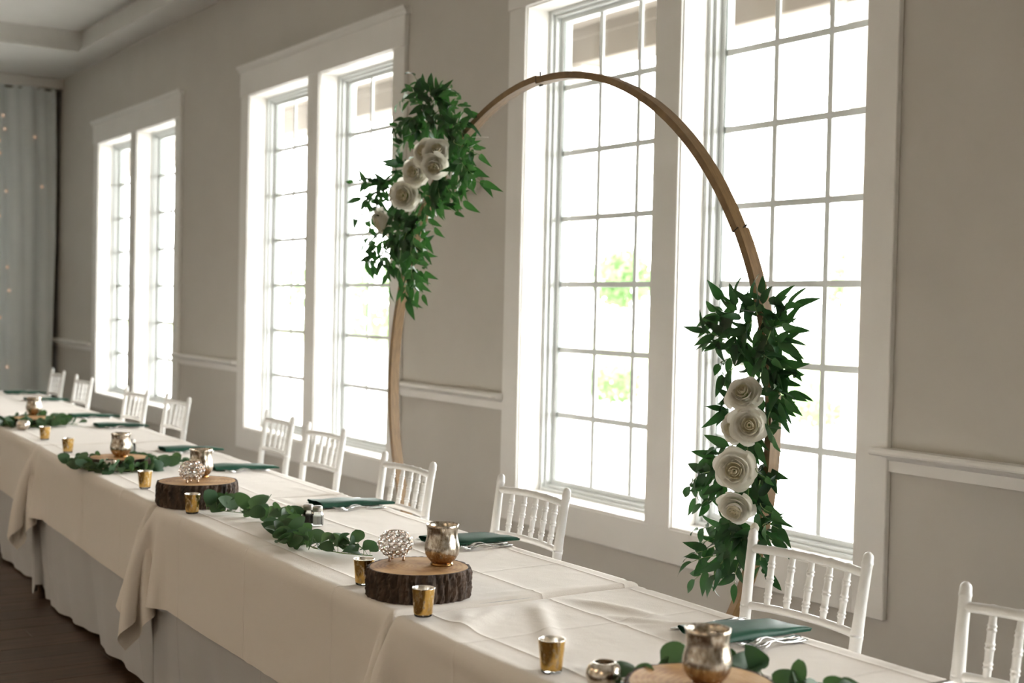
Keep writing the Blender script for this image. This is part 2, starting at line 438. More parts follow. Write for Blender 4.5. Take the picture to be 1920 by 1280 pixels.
# windows
pane_me = {}
def window(n, a, b):
    w = thing(f'window_{n}', 'white cased double window with small panes', None); w['kind'] = 'structure'; del w['label']
    cw = 0.15; xm = (a + b) / 2 + (0.0)
    build('casing', MB().box(a - cw, a, CAS, WALL, 0.38, WZ1, 0.003), 'trim', w)
    build('casing', MB().box(b, b + cw, CAS, WALL, 0.38, WZ1, 0.003), 'trim', w)
    build('apron', MB().box(a, b, CAS, WALL, 0.38, WZ0, 0.003), 'trim', w)
    build('mullion', MB().box(xm - 0.087, xm + 0.087, CAS, WALL + 0.0, WZ0, WZ1, 0.003).box(xm - 0.083, xm + 0.083, WALL, OUT - 0.03, WZ0, WZ1), 'trim', w)
    build('head_casing', MB().box(a - cw - 0.005, b + cw + 0.005, CAS - 0.008, WALL, WZ1, 3.205, 0.003), 'trim', w)
    hp = [(WALL, 3.205), (CAS - 0.010, 3.205), (CAS - 0.016, 3.222), (CAS - 0.030, 3.235), (CAS - 0.034, 3.25), (WALL, 3.25)]
    build('head_cap', MB().prism(hp, a - cw - 0.03, b + cw + 0.03), 'trim', w)
    for (u0, u1) in ((a, xm - 0.087), (xm + 0.087, b)):
        j = MB(); t = 0.018; y0, y1 = CAS + 0.012, 3.90
        j.box(u0 - 0.012, u0 + 0.007, y0, y1, WZ0, WZ1, 0.002); j.box(u1 - 0.007, u1 + 0.012, y0, y1, WZ0, WZ1, 0.002)
        j.box(u0 + 0.007, u1 - 0.007, y0, y1, WZ1 - 0.007, WZ1 + 0.012, 0.002)
        build('jamb', j, 'trim', w)
        build('sill', MB().box(u0 + 0.0, u1 - 0.0, CAS + 0.006, 3.90, WZ0 - 0.025, WZ0 + 0.010, 0.004), 'trim', w)
        # stepped vinyl frame
        f = MB()
        def ring(wd0, wd1, ya, yb):
            f.box(u0 + wd0, u0 + wd1, ya, yb, WZ0 + wd0, WZ1 - wd0, 0.002); f.box(u1 - wd1, u1 - wd0, ya, yb, WZ0 + wd0, WZ1 - wd0, 0.002)
            f.box(u0 + wd1, u1 - wd1, ya, yb, WZ0 + wd0, WZ0 + wd1, 0.002); f.box(u0 + wd1, u1 - wd1, ya, yb, WZ1 - wd1, WZ1 - wd0, 0.002)
        ring(0.005, 0.026, 3.895, OUT); ring(0.026, 0.042, 3.915, OUT - 0.01)
        ring(0.042, 0.066, 3.945, OUT - 0.02)
        s = build('sash', f, 'vinyl', w)
        gx0, gx1, gz0, gz1 = u0 + 0.066, u1 - 0.066, WZ0 + 0.066, WZ1 - 0.066
        gk = MB(); e = 0.005
        gk.box(gx0, gx0 + e, 3.952, 3.974, gz0, gz1); gk.box(gx1 - e, gx1, 3.952, 3.974, gz0, gz1)
        build('gasket', gk, 'rubber', s)
        pw, ph = (gx1 - gx0) / 3, (gz1 - gz0) / 7
        key = round(pw, 3)
        if key not in pane_me:
            pane_me[key] = (MB().add([(-pw / 2, 0, -ph / 2), (pw / 2, 0, -ph / 2), (pw / 2, 0, ph / 2), (-pw / 2, 0, ph / 2)], [(0, 1, 2, 3)]).mesh('pane', 'pane'),
                            MB().box(-0.014, 0.014, -0.006, 0.006, -(gz1 - gz0) / 2, (gz1 - gz0) / 2, 0.002).mesh('muntin', 'vinyl'),
                            MB().box(-(gx1 - gx0) / 2, (gx1 - gx0) / 2, -0.0055, 0.0055, -0.014, 0.014, 0.002).mesh('muntin', 'vinyl'))
        pn, mv, mh = pane_me[key]
        for i in (1, 2): obj('muntin', mv, s, (gx0 + i * pw, 3.962, (gz0 + gz1) / 2))
        for k in range(1, 7): obj('muntin', mh, s, ((gx0 + gx1) / 2, 3.962, gz0 + k * ph))
        for i in range(3):
            for k in range(7): obj('pane', pn, s, (gx0 + (i + 0.5) * pw, 3.972, gz0 + (k + 0.5) * ph))
for n, (a, b) in enumerate(WINS): window(n + 1, a, b)

# ------------------------------------------------------------------ outside
structure('ground', MB().box(-90, 40, OUT, 60, -0.4, -0.1), 'concrete')
structure('lawn', MB().box(-90, 40, 22, 60, -0.1, -0.06), 'lawn')
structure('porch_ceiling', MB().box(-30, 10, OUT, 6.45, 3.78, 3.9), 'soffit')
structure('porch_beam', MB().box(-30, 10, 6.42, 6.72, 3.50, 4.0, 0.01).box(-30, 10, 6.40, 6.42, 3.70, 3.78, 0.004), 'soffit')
def porch_column(x, label):
    t = thing('porch_column', label, 'column', (x, 6.57, -0.1), group='porch columns outside the windows')
    build('shaft', MB().box(-0.075, 0.075, -0.075, 0.075, 0.2, 3.45, 0.006), 'trim', t)
    build('plinth', MB().box(-0.10, 0.10, -0.10, 0.10, 0, 0.2, 0.008), 'trim', t)
    build('capital', MB().box(-0.10, 0.10, -0.10, 0.10, 3.45, 3.6, 0.008), 'trim', t)
porch_column(-9.12, 'white porch column outside the left sash of the nearest window')
porch_column(-6.02, 'white porch column outside, low behind the nearest window\'s right sash')

def clump(name, label, cat, x, y, z0, crown, n, size, trunk, group, seed):
    r = random.Random(seed)
    t = thing(name, label, cat, (x, y, -0.1), group=group)
    mb = MB()
    cz, rx, rz_ = crown
    for i in range(n):
        while True:
            p = Vector((r.uniform(-1, 1), r.uniform(-1, 1), r.uniform(-1, 1)))
            if 0.15 < p.length < 1: break
        p = Vector((p.x * rx, p.y * rx, cz + p.z * rz_))
        d = Vector((r.gauss(0, 1), r.gauss(0, 1), r.gauss(0, 1))).normalized()
        e = d.orthogonal().normalized()
        s_ = size * r.uniform(0.6, 1.3)
        mb.add([p - d * s_, p + e * s_ * 0.45, p + d * s_, p - e * s_ * 0.45], [(0, 1, 2, 3)])
    tag(build('foliage', mb, 'tree_leaf', t), kind='stuff')
    if trunk: build('trunk', MB().tube([(0, 0, 0), (0.03, 0.02, cz * 0.5), (0, 0, cz)], [trunk, trunk * 0.8, trunk * 0.5], 8), 'bark_far', t)
    else: build('stem', MB().tube([(0, 0, 0), (0.02, 0.02, cz)], [0.03, 0.02], 6), 'bark_far', t)
for i, (x, y, cz, rx, rz_) in enumerate([(-20.2, 15.5, 2.15, 0.6, 0.55), (-14.2, 15.8, 2.1, 0.8, 0.55), (-30.5, 14, 1.9, 1.0, 0.9), (-27.6, 14, 1.6, 1.1, 1.0)]):
    clump('garden_tree', ['small green tree outside, seen through the nearest window\'s left sash', 'small green tree outside behind the lower flower swag', 'pale green tree outside the middle window\'s left sash', 'pale green tree outside, behind the upper flower swag'][i], 'tree', x, y, 0, (cz, rx, rz_), 900, 0.10, 0.05, 'garden trees beyond the porch', i)
for i, (x, y, rx, rz_) in enumerate([(-17.4, 13.2, 0.55, 0.32), (-12.9, 13.4, 0.75, 0.30)]):
    clump('shrub', ['low green shrub outside, near the foot of the nearest window\'s left sash', 'low green shrub outside, near the foot of the nearest window\'s right sash'][i], 'shrub', x, y, 0, (rz_ + 0.05, rx, rz_), 700, 0.07, 0, 'low shrubs beyond the porch', 10 + i)

# ------------------------------------------------------------------ emergency light on the pier
t = thing('emergency_light', 'beige emergency light on the wall behind the upper flower swag', 'light', (-6.285, WALL, 2.16))
build('housing', MB().box(-0.125, 0.125, -0.055, -0.001, -0.055, 0.055, 0.014), 'beige_plastic', t)
for s in (-1, 1):
    mt = Matrix.Translation((s * 0.075, -0.055, -0.02)) @ Matrix.Rotation(math.radians(100), 4, 'X')
    h = build('lamp_head', MB().lathe([(0.018, 0), (0.03, 0.012), (0.036, 0.03), (0.036, 0.042)], 16, mt), 'beige_plastic', t)
    build('lens', MB().lathe([(0.033, 0.0425), (0.02, 0.047), (0.003, 0.049)], 16, mt), 'lamp_lens', h)

# ------------------------------------------------------------------ drape with fairy lights at the far end
G = []
for i, y in enumerate(np.linspace(FRONT + 0.05, 3.712, 420)):
    ph = 2 * PI * y / 0.33 + 0.9 * math.sin(y * 3.1)
    row = []
    for z in np.linspace(0.02, 3.745, 14):
        k = 0.55 + 0.45 * (1 - z / 3.75)
        row.append((-15.0 + 0.035 * k * math.sin(ph + 0.25 * math.sin(z * 1.3)) + 0.012 * math.sin(2.3 * ph + z), y + 0.012 * math.sin(z * 1.7 + y), z))
    G.append(row)
ct = thing('drape', 'long grey-white drape hanging at the far end of the room', 'curtain', (0, 0, 0))
build('fabric', MB().grid(G), 'curtain', ct)
build('rod', MB().tube([(-15.02, FRONT + 0.02, 3.73), (-15.02, 3.72, 3.73)], 0.012, 8), 'screw', ct)
LB = [(3.17, 3.26), (3.11, 3.13), (3.12, 3.0), (3.19, 2.6), (3.56, 2.67), (3.12, 2.33), (3.48, 3.2), (3.21, 1.79), (3.14, 1.25), (3.22, 0.72), (3.15, 3.4), (3.23, 1.54)]
fl = thing('fairy_lights', 'string of tiny warm bulbs hanging down the grey drape', 'fairy lights', (-14.93, 3.2, 0))
bulb = MB().lathe([(0.002, -0.016), (0.013, -0.008), (0.015, 0.0), (0.012, 0.009), (0.002, 0.016)], 10).mesh('bulb', 'bulb')
for (y, z) in LB: obj('bulb', bulb, fl, (0, y - 3.2, z))
wz = sorted(LB, key=lambda q: -q[1])
for lo, hi in ((0, 3.3), (3.3, 4)):
    pts = [(-0.01, y - 3.2, z) for y, z in wz if lo < y < hi]
    if len(pts) > 1: build('wire', MB().tube([(pts[0][0], pts[0][1], 3.72)] + pts, 0.0012, 5), 'wire', fl)

# ------------------------------------------------------------------ tables and their linen
TOP = 0.757
def drape(Lx, Wy, drop, gap, dx, seed, steps=150, iters=14, floor_z=None):
    """rectangular cloth hung over a table top by relaxing springs; the end flaps are squeezed into the narrow gap to the next table"""
    r = np.random.default_rng(seed)
    hx, hy = Lx / 2 + drop, Wy / 2 + drop
    nx, ny = int(round(2 * hx / dx)) + 1, int(round(2 * hy / dx)) + 1
    X, Y = np.meshgrid(np.linspace(-hx, hx, nx), np.linspace(-hy, hy, ny), indexing='ij')
    p = np.stack([X, Y, np.full_like(X, TOP)], -1)
    p[..., 2] += r.normal(0, 0.0015, X.shape)
    p[..., 0] += 0.004 * np.sin(Y * 9 + seed); p[..., 1] += 0.004 * np.sin(X * 7 + seed)
    pinned = (np.abs(X) < Lx / 2 - 0.004) & (np.abs(Y) < Wy / 2 - 0.004)
    p[pinned, 2] = TOP
    home = p.copy(); v = np.zeros_like(p)
    w = np.where(pinned, 0.0, 1.0)[..., None]
    ax, ay = 2 * hx / (nx - 1), 2 * hy / (ny - 1); dg = math.hypot(ax, ay)
    cons = []
    def sl(i0, j0, si, sj):
        a = (slice(None, -si if si > 0 else None), slice(None, -sj if sj > 0 else None))
        b = (slice(si, None), slice(sj, None))
        return a, b
    S = [((slice(0, -1), slice(None)), (slice(1, None), slice(None)), ax, 1.0, 0), ((slice(None), slice(0, -1)), (slice(None), slice(1, None)), ay, 1.0, 1),
         ((slice(0, -1), slice(0, -1)), (slice(1, None), slice(1, None)), dg, 0.35, 0), ((slice(0, -1), slice(1, None)), (slice(1, None), slice(0, -1)), dg, 0.35, 0),
         ((slice(0, -2), slice(None)), (slice(2, None), slice(None)), 2 * ax, 0.12, 2), ((slice(None), slice(0, -2)), (slice(None), slice(2, None)), 2 * ay, 0.12, 3)]
    g = np.array([0, 0, -9.8]); dt = 1 / 60
    for st in range(steps):
        v[...] = v * 0.965 + g * dt
        v[~np.isfinite(v)] = 0
        q = p + np.clip(v * dt, -0.03, 0.03) * w
        k = min(1.0, st / (steps * 0.6))
        lim = Lx / 2 + gap + (1 - k) * drop
        for it in range(iters):
            for (a, b, d0, stf, ax_) in S:
                A = q[a]; B = q[b]; par = 0
                n_ = A.shape[0] if ax_ in (0, 2) else A.shape[1]
                stride = 2 if ax_ in (0, 1) else 4
                for par in range(2):
                    if ax_ in (0, 2): idx = [slice(par, None, 2)] if ax_ == 0 else None
                    if ax_ == 0: ss = (slice(par, None, 2), slice(None))
                    elif ax_ == 1: ss = (slice(None), slice(par, None, 2))
                    elif ax_ == 2: ss = (np.flatnonzero((np.arange(A.shape[0]) // 2) % 2 == par), slice(None))
                    else: ss = (slice(None), np.flatnonzero((np.arange(A.shape[1]) // 2) % 2 == par))
                    a_, b_ = A[ss], B[ss]
                    wa, wb = w[a][ss], w[b][ss]
                    d = b_ - a_; ln = np.sqrt((d * d).sum(-1, keepdims=True)) + 1e-9
                    c = stf * (ln - d0) / ln / np.maximum(wa + wb, 1e-9) * d
                    if isinstance(ss[0], np.ndarray) or isinstance(ss[1], np.ndarray):
                        A[ss] = a_ + c * wa; B[ss] = b_ - c * wb
                    else:
                        A[ss] += c * wa; B[ss] -= c * wb
            # table: push out of the block, keep off the top
            inx = Lx / 2 - np.abs(q[..., 0]); iny = Wy / 2 - np.abs(q[..., 1])
            inside = (inx > 0) & (iny > 0) & (q[..., 2] < TOP)
            deep = inside & (TOP - q[..., 2] < 0.02)
            q[..., 2] = np.where(deep, TOP, q[..., 2])
            side = inside & ~deep
            sy = side & (iny <= inx); sx = side & (iny > inx)
            q[..., 1] = np.where(sy, np.sign(q[..., 1]) * Wy / 2, q[..., 1])
            q[..., 0] = np.where(sx, np.sign(q[..., 0]) * Lx / 2, q[..., 0])
            q[..., 0] = np.clip(q[..., 0], -lim, lim)
            if floor_z is not None: q[..., 2] = np.maximum(q[..., 2], floor_z)
            q[pinned] = home[pinned]
        v = (q - p) / dt; p = q
    return p
def refine(G, k=2):
    for _ in range(k - 1):
        a = np.empty((G.shape[0] * 2 - 1, G.shape[1], 3)); a[::2] = G
        lo = np.vstack([G[:1] * 2 - G[1:2], G[:-2]]); hi = np.vstack([G[2:], G[-1:] * 2 - G[-2:-1]])
        a[1::2] = (9 * (G[:-1] + G[1:]) - lo - hi) / 16
        G = np.swapaxes(a, 0, 1)
        a = np.empty((G.shape[0] * 2 - 1, G.shape[1], 3)); a[::2] = G
        lo = np.vstack([G[:1] * 2 - G[1:2], G[:-2]]); hi = np.vstack([G[2:], G[-1:] * 2 - G[-2:-1]])
        a[1::2] = (9 * (G[:-1] + G[1:]) - lo - hi) / 16
        G = np.swapaxes(a, 0, 1)
    return G
def smooth(G, n):
    for _ in range(n):
        H = G.copy(); H[1:-1, 1:-1] = 0.5 * G[1:-1, 1:-1] + 0.125 * (G[:-2, 1:-1] + G[2:, 1:-1] + G[1:-1, :-2] + G[1:-1, 2:]); G = H
    return G

# (left end, right end, near edge y at right end, yaw, label words)
TB = [(-2.768, -0.94, 1.478, 0.0, 0.002), (-4.608, -2.788, 1.480, -0.008, 0.010), (-6.70, -4.632, 1.500, -0.042, 0.006), (-8.70, -6.722, 1.588, -0.038, 0.006), (-10.67, -8.725, 1.664, -0.038, 0.004)]
WHO = ['nearest table at the lower right', 'second table from the right, under the eucalyptus garland', 'third table from the right', 'fourth table from the right', 'farthest table, beside the grey drape']
WY = 0.735
def skirt(Lx, seed, chairs=(), drop_to=0.012):
    """floor-length under cloth: flat top, four falls with waves and fuller corners"""
    r = random.Random(seed)
    hx, hy, rc = Lx / 2 - 0.004, WY / 2 - 0.006, 0.02
    per = []
    def seg(p, q, nrm, n):
        for i in range(n):
            t_ = i / n; per.append(((p[0] + (q[0] - p[0]) * t_, p[1] + (q[1] - p[1]) * t_), nrm))
    nl, ns = 90, 24
    seg((-hx, -hy), (hx, -hy), (0, -1), nl); seg((hx, -hy), (hx, hy), (0.0, 0), ns); seg((hx, hy), (-hx, hy), (0, 1), nl); seg((-hx, hy), (-hx, -hy), (0.0, 0), ns)
    ph = [r.uniform(0, 6) for _ in range(6)]
    rows = 22; V = []
    top = TOP - 0.004
    n = len(per)
    for k in range(rows + 1):
        t_ = k / rows
        for i, ((x, y), nr) in enumerate(per):
            wav = 0.0; e = 0.0
            if nr != (0.0, 0):
                wav = (0.018 * math.sin(x * 6.3 + ph[0]) + 0.012 * math.sin(x * 13 + ph[1]) + 0.006 * math.sin(x * 27 + ph[2])) * t_ ** 1.4
                e = min(x + hx, hx - x)
                wav += -0.055 * t_ ** 1.6 + 0.03 * math.exp(-(e / 0.07) ** 2) * t_ + 0.02 * math.sin(e * 40) * math.exp(-(e / 0.12) ** 2) * t_
                wav = max(wav, -0.09 * t_)
                if nr[1] > 0:      # the chair seats push the back fall in under the table
                    for c_ in chairs: wav -= 0.27 * min(1, t_ * 2.2) * math.exp(-(max(0, abs(x - c_) - 0.2) / 0.05) ** 2)
            hem = drop_to + (0.03 * (0.5 + 0.5 * math.sin(x * 2.6 + ph[3])) if nr != (0.0, 0) else 0.06)
            z = top + (hem - top) * t_
            fy = nr[1] * wav
            V.append((x, y + fy, z))
    F = [(k * n + i, k * n + (i + 1) % n, (k + 1) * n + (i + 1) % n, (k + 1) * n + i) for k in range(rows) for i in range(n)]
    mb = MB().add(V, F, True)
    mb.add([(-hx, -hy, top), (hx, -hy, top), (hx, hy, top), (-hx, hy, top)], [(0, 1, 2, 3)])
    return mb
# (x of left post top, y, x of right post top, y)
CH = [(-3.807, 2.432, -3.419, 2.435, 'white spindle-back chair in front of the nearest window\'s left casing'),
      (-2.585, 2.443, -2.198, 2.456, 'white spindle-back chair in front of the lower flower swag'),
      (-1.857, 2.377, -1.471, 2.385, 'white spindle-back chair cut off by the right edge of the photo'),
      (-4.582, 2.391, -4.192, 2.388, 'white spindle-back chair in front of the left foot of the wooden arch'),
      (-5.845, 2.640, -5.460, 2.643, 'white spindle-back chair under the middle window\'s right sash'),
      (-6.535, 2.715, -6.150, 2.695, 'white spindle-back chair under the middle window\'s left sash'),
      (-7.90, 2.636, -7.515, 2.638, 'white spindle-back chair below the right end of the far window'),
      (-8.60, 2.60, -8.215, 2.615, 'white spindle-back chair against the far window\'s mullion'),
      (-9.94, 2.635, -9.555, 2.64, 'second white spindle-back chair from the grey drape'),
      (-10.86, 2.69, -10.475, 2.68, 'farthest white spindle-back chair, against the edge of the grey drape')]
sims = {}
for i, (xl, xr, ynear, yaw, gap) in enumerate(TB):
    Lx = xr - xl
    cx = (xl + xr) / 2
    ex = Vector((math.cos(yaw), math.sin(yaw), 0)); ey = Vector((-math.sin(yaw), math.cos(yaw), 0))
    c = Vector((xr, ynear, 0)) - ex * (Lx / 2) + ey * (WY / 2)
    dzt = -0.006 if i == 0 else 0.0
    tb = thing('folding_table', f'folding table hidden under white linen, {WHO[i]}', 'table', (c.x, c.y, 0), yaw, 'tables of the long row')
    build('table_top', MB().box(-Lx / 2 + 0.012, Lx / 2 - 0.012, -WY / 2 + 0.012, WY / 2 - 0.012, TOP - 0.045, TOP - 0.008 + dzt, 0.004), 'plastic', tb)
    for sx in (-1, 1):
        for sy in (-1, 1):
            build('leg', MB().tube([(sx * (Lx / 2 - 0.25), sy * 0.26, 0.0), (sx * (Lx / 2 - 0.25), sy * 0.26, TOP - 0.045)], 0.0125, 8), 'screw', tb)
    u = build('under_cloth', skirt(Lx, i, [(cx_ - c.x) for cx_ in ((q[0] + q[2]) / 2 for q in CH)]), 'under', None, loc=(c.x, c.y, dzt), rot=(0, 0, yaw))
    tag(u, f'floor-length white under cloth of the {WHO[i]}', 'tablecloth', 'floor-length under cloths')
    key = 0 if i < 2 else 1
    if key not in sims: sims[key] = (Lx, drape(Lx + 0.012, WY + 0.012, 0.315, 0.010, 0.027, key + 2))
    L0, Gs = sims[key]
    Gs = Gs.copy(); k_ = (Lx + 0.012) / (L0 + 0.012)
    Gs[..., 0] *= k_
    if i % 2: Gs = Gs[::-1] * np.array([-1, 1, 1])
    G = refine(Gs, 2)
    on = (np.abs(G[..., 0]) < Lx / 2) & (np.abs(G[..., 1]) < WY / 2)
    X_, Y_ = G[..., 0], G[..., 1]
    dz = 0.0016 * np.sin(X_ * 5.1 + i) * np.sin(Y_ * 8.3 + i * 2) + 0.0016
    def crease(x0, y0, x1, y1, amp, s):
        d = np.array([x1 - x0, y1 - y0]); ln_ = np.hypot(*d); d = d / ln_
        a = (X_ - x0) * d[0] + (Y_ - y0) * d[1]; b = -(X_ - x0) * d[1] + (Y_ - y0) * d[0]
        return amp * np.exp(-(b / s) ** 2) * np.clip(np.minimum(a, ln_ - a) / 0.12, 0, 1)
    if i == 0:
        h = -Lx / 2
        for cr in [(h + 0.02, 0.10, h + 0.34, 0.20, 0.010, 0.02), (h + 0.02, 0.02, h + 0.46, -0.22, 0.011, 0.022), (h + 0.0, -0.16, h + 0.25, -0.34, 0.010, 0.025), (h + 0.02, -0.08, h + 0.22, -0.30, 0.010, 0.02), (h + 0.2, 0.05, h + 0.62, 0.34, 0.008, 0.016), (h + 0.3, 0.02, h + 0.5, 0.33, 0.006, 0.012), (h + 0.5, -0.30, h + 0.9, -0.1, 0.005, 0.03)]:
            dz = dz + crease(*cr)
    else:
        rr = np.random.default_rng(20 + i)
        for _ in range(7):
            x0, y0 = rr.uniform(-Lx / 2, Lx / 2), rr.uniform(-WY / 2, WY / 2); an = rr.uniform(0, PI)
            dz = dz + crease(x0, y0, x0 + 0.4 * math.cos(an), y0 + 0.4 * math.sin(an), 0.0028, 0.015)
    G[..., 2] += np.where(on, dz, 0) + dzt
    o = build('tablecloth', MB().grid(G), 'cloth', None, loc=(c.x, c.y, 0), rot=(0, 0, yaw))
    tag(o, f'ivory cloth with short drop on the {WHO[i]}', 'tablecloth', 'ivory table linen')
TT = TOP + 0.003     # where things stand

# ------------------------------------------------------------------ chairs
def spindle_rad(t_):
    r_ = 0.0078 + 0.0012 * math.sin(t_ * PI)
    for c_ in (0.20, 0.26, 0.48, 0.54, 0.74, 0.80):
        r_ += 0.0028 * math.exp(-((t_ - c_) / 0.014) ** 2)
    return r_
def post_path(s):
    # rear post: splayed foot, upright at the seat, leaning back and opening outward at the top
    P_ = []
    for k in range(41):
        z = 0.92 * k / 40
        if z < 0.43: y = 0.205 + 0.035 * ((0.43 - z) / 0.43) ** 1.5; x = 0.178
        else: y = 0.205 + 0.055 * ((z - 0.43) / 0.49) ** 1.4; x = 0.178 + 0.014 * ((z - 0.43) / 0.49) ** 1.2
        P_.append((s * x, y, z))
    return P_
def post_rad(z):
    r_ = 0.0125 + 0.0035 * math.exp(-((z - 0.58) / 0.22) ** 2)
    for c_ in (0.893, 0.715, 0.725, 0.60, 0.47, 0.22, 0.23, 0.10):
        r_ += 0.0016 * math.exp(-((z - c_) / 0.004) ** 2)
    if z > 0.907: r_ *= max(0.12, 1 - ((z - 0.907) / 0.0131) ** 2) ** 0.5
    return r_
def fine_post(s):
    zs = sorted(set([0.92 * k / 46 for k in range(47)] + [c_ + d for c_ in (0.885, 0.893, 0.715, 0.725, 0.60, 0.47, 0.22, 0.10) for d in (-0.005, 0, 0.005)] + [0.908, 0.912, 0.915, 0.9175, 0.919]))
    base = post_path(s); out = []
    for z in zs:
        k = min(39, int(z / 0.92 * 40)); f_ = z / 0.92 * 40 - k
        a, b = Vector(base[k]), Vector(base[k + 1]); q = a.lerp(b, f_); out.append(q)
    return out, [post_rad(z) for z in zs]
def backy(z): return 0.205 + 0.055 * (max(z - 0.43, 0) / 0.49) ** 1.4
def backx(z): return 0.178 + 0.014 * (max(z - 0.43, 0) / 0.49) ** 1.2
def make_chair():
    t = thing('chiavari_chair', 'x', 'chair', group='white chairs along the table row')
    for s in (-1, 1):
        pts, rad = fine_post(s); build('rear_post', MB().tube(pts, rad, 12), 'chair', t)
        zs = [0.43 * k / 30 for k in range(31)]
        build('front_leg', MB().tube([(s * (0.188 + 0.006 * (1 - z / 0.43)), -0.19 - 0.01 * (1 - z / 0.43), z) for z in zs], [0.0145 - 0.003 * (1 - z / 0.43) + 0.003 * sum(math.exp(-((z - c_) / 0.006) ** 2) for c_ in (0.36, 0.375, 0.2, 0.215, 0.06)) for z in zs], 12), 'chair', t)
    mb = MB()
    prof = [(-0.197, -0.205), (0.197, -0.205), (0.203, -0.195), (0.186, 0.20), (0.178, 0.212), (-0.178, 0.212), (-0.186, 0.20), (-0.203, -0.195)]
    n = len(prof); V = []
    for z, k in ((0.42, 0.985), (0.428, 1.0), (0.445, 1.0), (0.453, 0.985)): V += [(x * k, y * k, z) for x, y in prof]
    F = [(a * n + i, a * n + (i + 1) % n, (a + 1) * n + (i + 1) % n, (a + 1) * n + i) for a in range(3) for i in range(n)] + [tuple(range(n - 1, -1, -1)), tuple(range(3 * n, 4 * n))]
    build('seat', mb.add(V, F), 'chair', t)
    def railpts(z, bow, nn=21):
        w = backx(z)
        return [(-w + 2 * w * k / (nn - 1), backy(z) + bow * (1 - (2 * k / (nn - 1) - 1) ** 2), z + 0.004 * (1 - (2 * k / (nn - 1) - 1) ** 2)) for k in range(nn)]
    sx = [-0.66, -0.33, 0.0, 0.33, 0.66]
    def rrad(nn=61):
        return [0.0115 + 0.0022 * sum(math.exp(-(((2 * k / (nn - 1) - 1) - c_) / 0.022) ** 2) for c_ in sx) for k in range(nn)]
    build('top_rail', MB().tube(railpts(0.868, 0.022, 61), rrad(), 12), 'chair', t)
    build('lower_rail', MB().tube(railpts(0.722, 0.018, 61), [0.0105] * 61, 10), 'chair', t)
    for u in sx:
        z0, z1 = 0.722, 0.868
        x0, x1 = u * backx(z0), u * backx(z1)
        y0, y1 = backy(z0) + 0.018 * (1 - u * u), backy(z1) + 0.022 * (1 - u * u)
        nn = 61
        build('spindle', MB().tube([(x0 + (x1 - x0) * k / (nn - 1), y0 + (y1 - y0) * k / (nn - 1), z0 + (z1 - z0) * k / (nn - 1)) for k in range(nn)], [spindle_rad(k / (nn - 1)) for k in range(nn)], 8), 'chair', t)
    for s in (-1, 1):
        for z in (0.14, 0.27): build('stretcher', MB().tube([(s * 0.192, -0.196, z), (s * 0.178, 0.222, z)], 0.008, 8), 'chair', t)
    build('stretcher', MB().tube([(-0.19, -0.195, 0.2), (0.19, -0.195, 0.2)], 0.008, 8), 'chair', t)
    build('stretcher', MB().tube([(-0.178, 0.225, 0.2), (0.178, 0.225, 0.2)], 0.008, 8), 'chair', t)
    return t
chair0 = make_chair()
for i, (xa, ya, xb, yb, lab) in enumerate(CH):
    rz = math.atan2(yb - ya, xb - xa)
    cx_, cy_ = (xa + xb) / 2, (ya + yb) / 2
    o = chair0 if i == 0 else dup(chair0)
    o.rotation_euler = (0, 0, rz)
    off = 0.26
    o.location = (cx_ + off * math.sin(rz), cy_ - off * math.cos(rz), 0)
    o['label'] = lab

# ------------------------------------------------------------------ wooden hoop arch
AX, AY, AZ, AR = -3.892, 2.66, 1.156, 1.142
arch = thing('wedding_arch', 'round wooden hoop arch standing between the chairs and the windows', 'arch', (AX, AY, 0))
joints = [93.5, 29.9, -30, -90, -150, 150]
for k, a0 in enumerate(joints):
    a1 = joints[(k + 1) % 6]
    if a1 > a0: a1 -= 360
    n = 26; V = []; F = []
    dr = 0.0035 * (1 if k % 2 else -1)
    for i in range(n + 1):
        an = math.radians(a0 + (a1 - a0) * i / n)
        for (rr_, yy) in ((AR - 0.0115, -0.020), (AR + 0.0115, -0.020), (AR + 0.0115, 0.020), (AR - 0.0115, 0.020)):
            e = 0.0
            V.append(((rr_ + dr) * math.cos(an), yy, AZ + (rr_ + dr) * math.sin(an)))
    for i in range(n):
        for q in range(4):
            F.append((i * 4 + q, i * 4 + (q + 1) % 4, (i + 1) * 4 + (q + 1) % 4, (i + 1) * 4 + q))
    F += [(3, 2, 1, 0), tuple(n * 4 + q for q in range(4))]
    s = build('hoop_segment', MB().add(V, F), 'hoop', arch)
    an = math.radians(a0)
    e_r = Vector((math.cos(an), 0, math.sin(an))); e_t = Vector((math.sin(an), 0, -math.cos(an)))
    c = Vector((0, 0, AZ)) + e_r * AR
    mb = MB()
    mb.tube([c - e_r * 0.022 + Vector((0, -0.0, 0)), c + e_r * 0.030], 0.0026, 6)
    mb.tube([c - e_r * 0.013 + Vector((0, -0.020, 0)), c + e_r * 0.013 + Vector((0, -0.020, 0))], 0.0018, 6)
    mb.tube([c - e_r * 0.019 - e_t * 0.006, c - e_r * 0.020 + e_t * 0.018], [0.0035, 0.0022], 6)
    build('wing_bolt', mb, 'screw', arch)
for s in (-1, 1):
    build('foot', MB().box(s * 0.33 - 0.03, s * 0.33 + 0.03, -0.16, 0.30, 0.0, 0.045, 0.003), 'hoop', arch)
build('base_bar', MB().box(-0.45, 0.45, 0.02, 0.06, 0.045, 0.085, 0.003), 'hoop', arch)

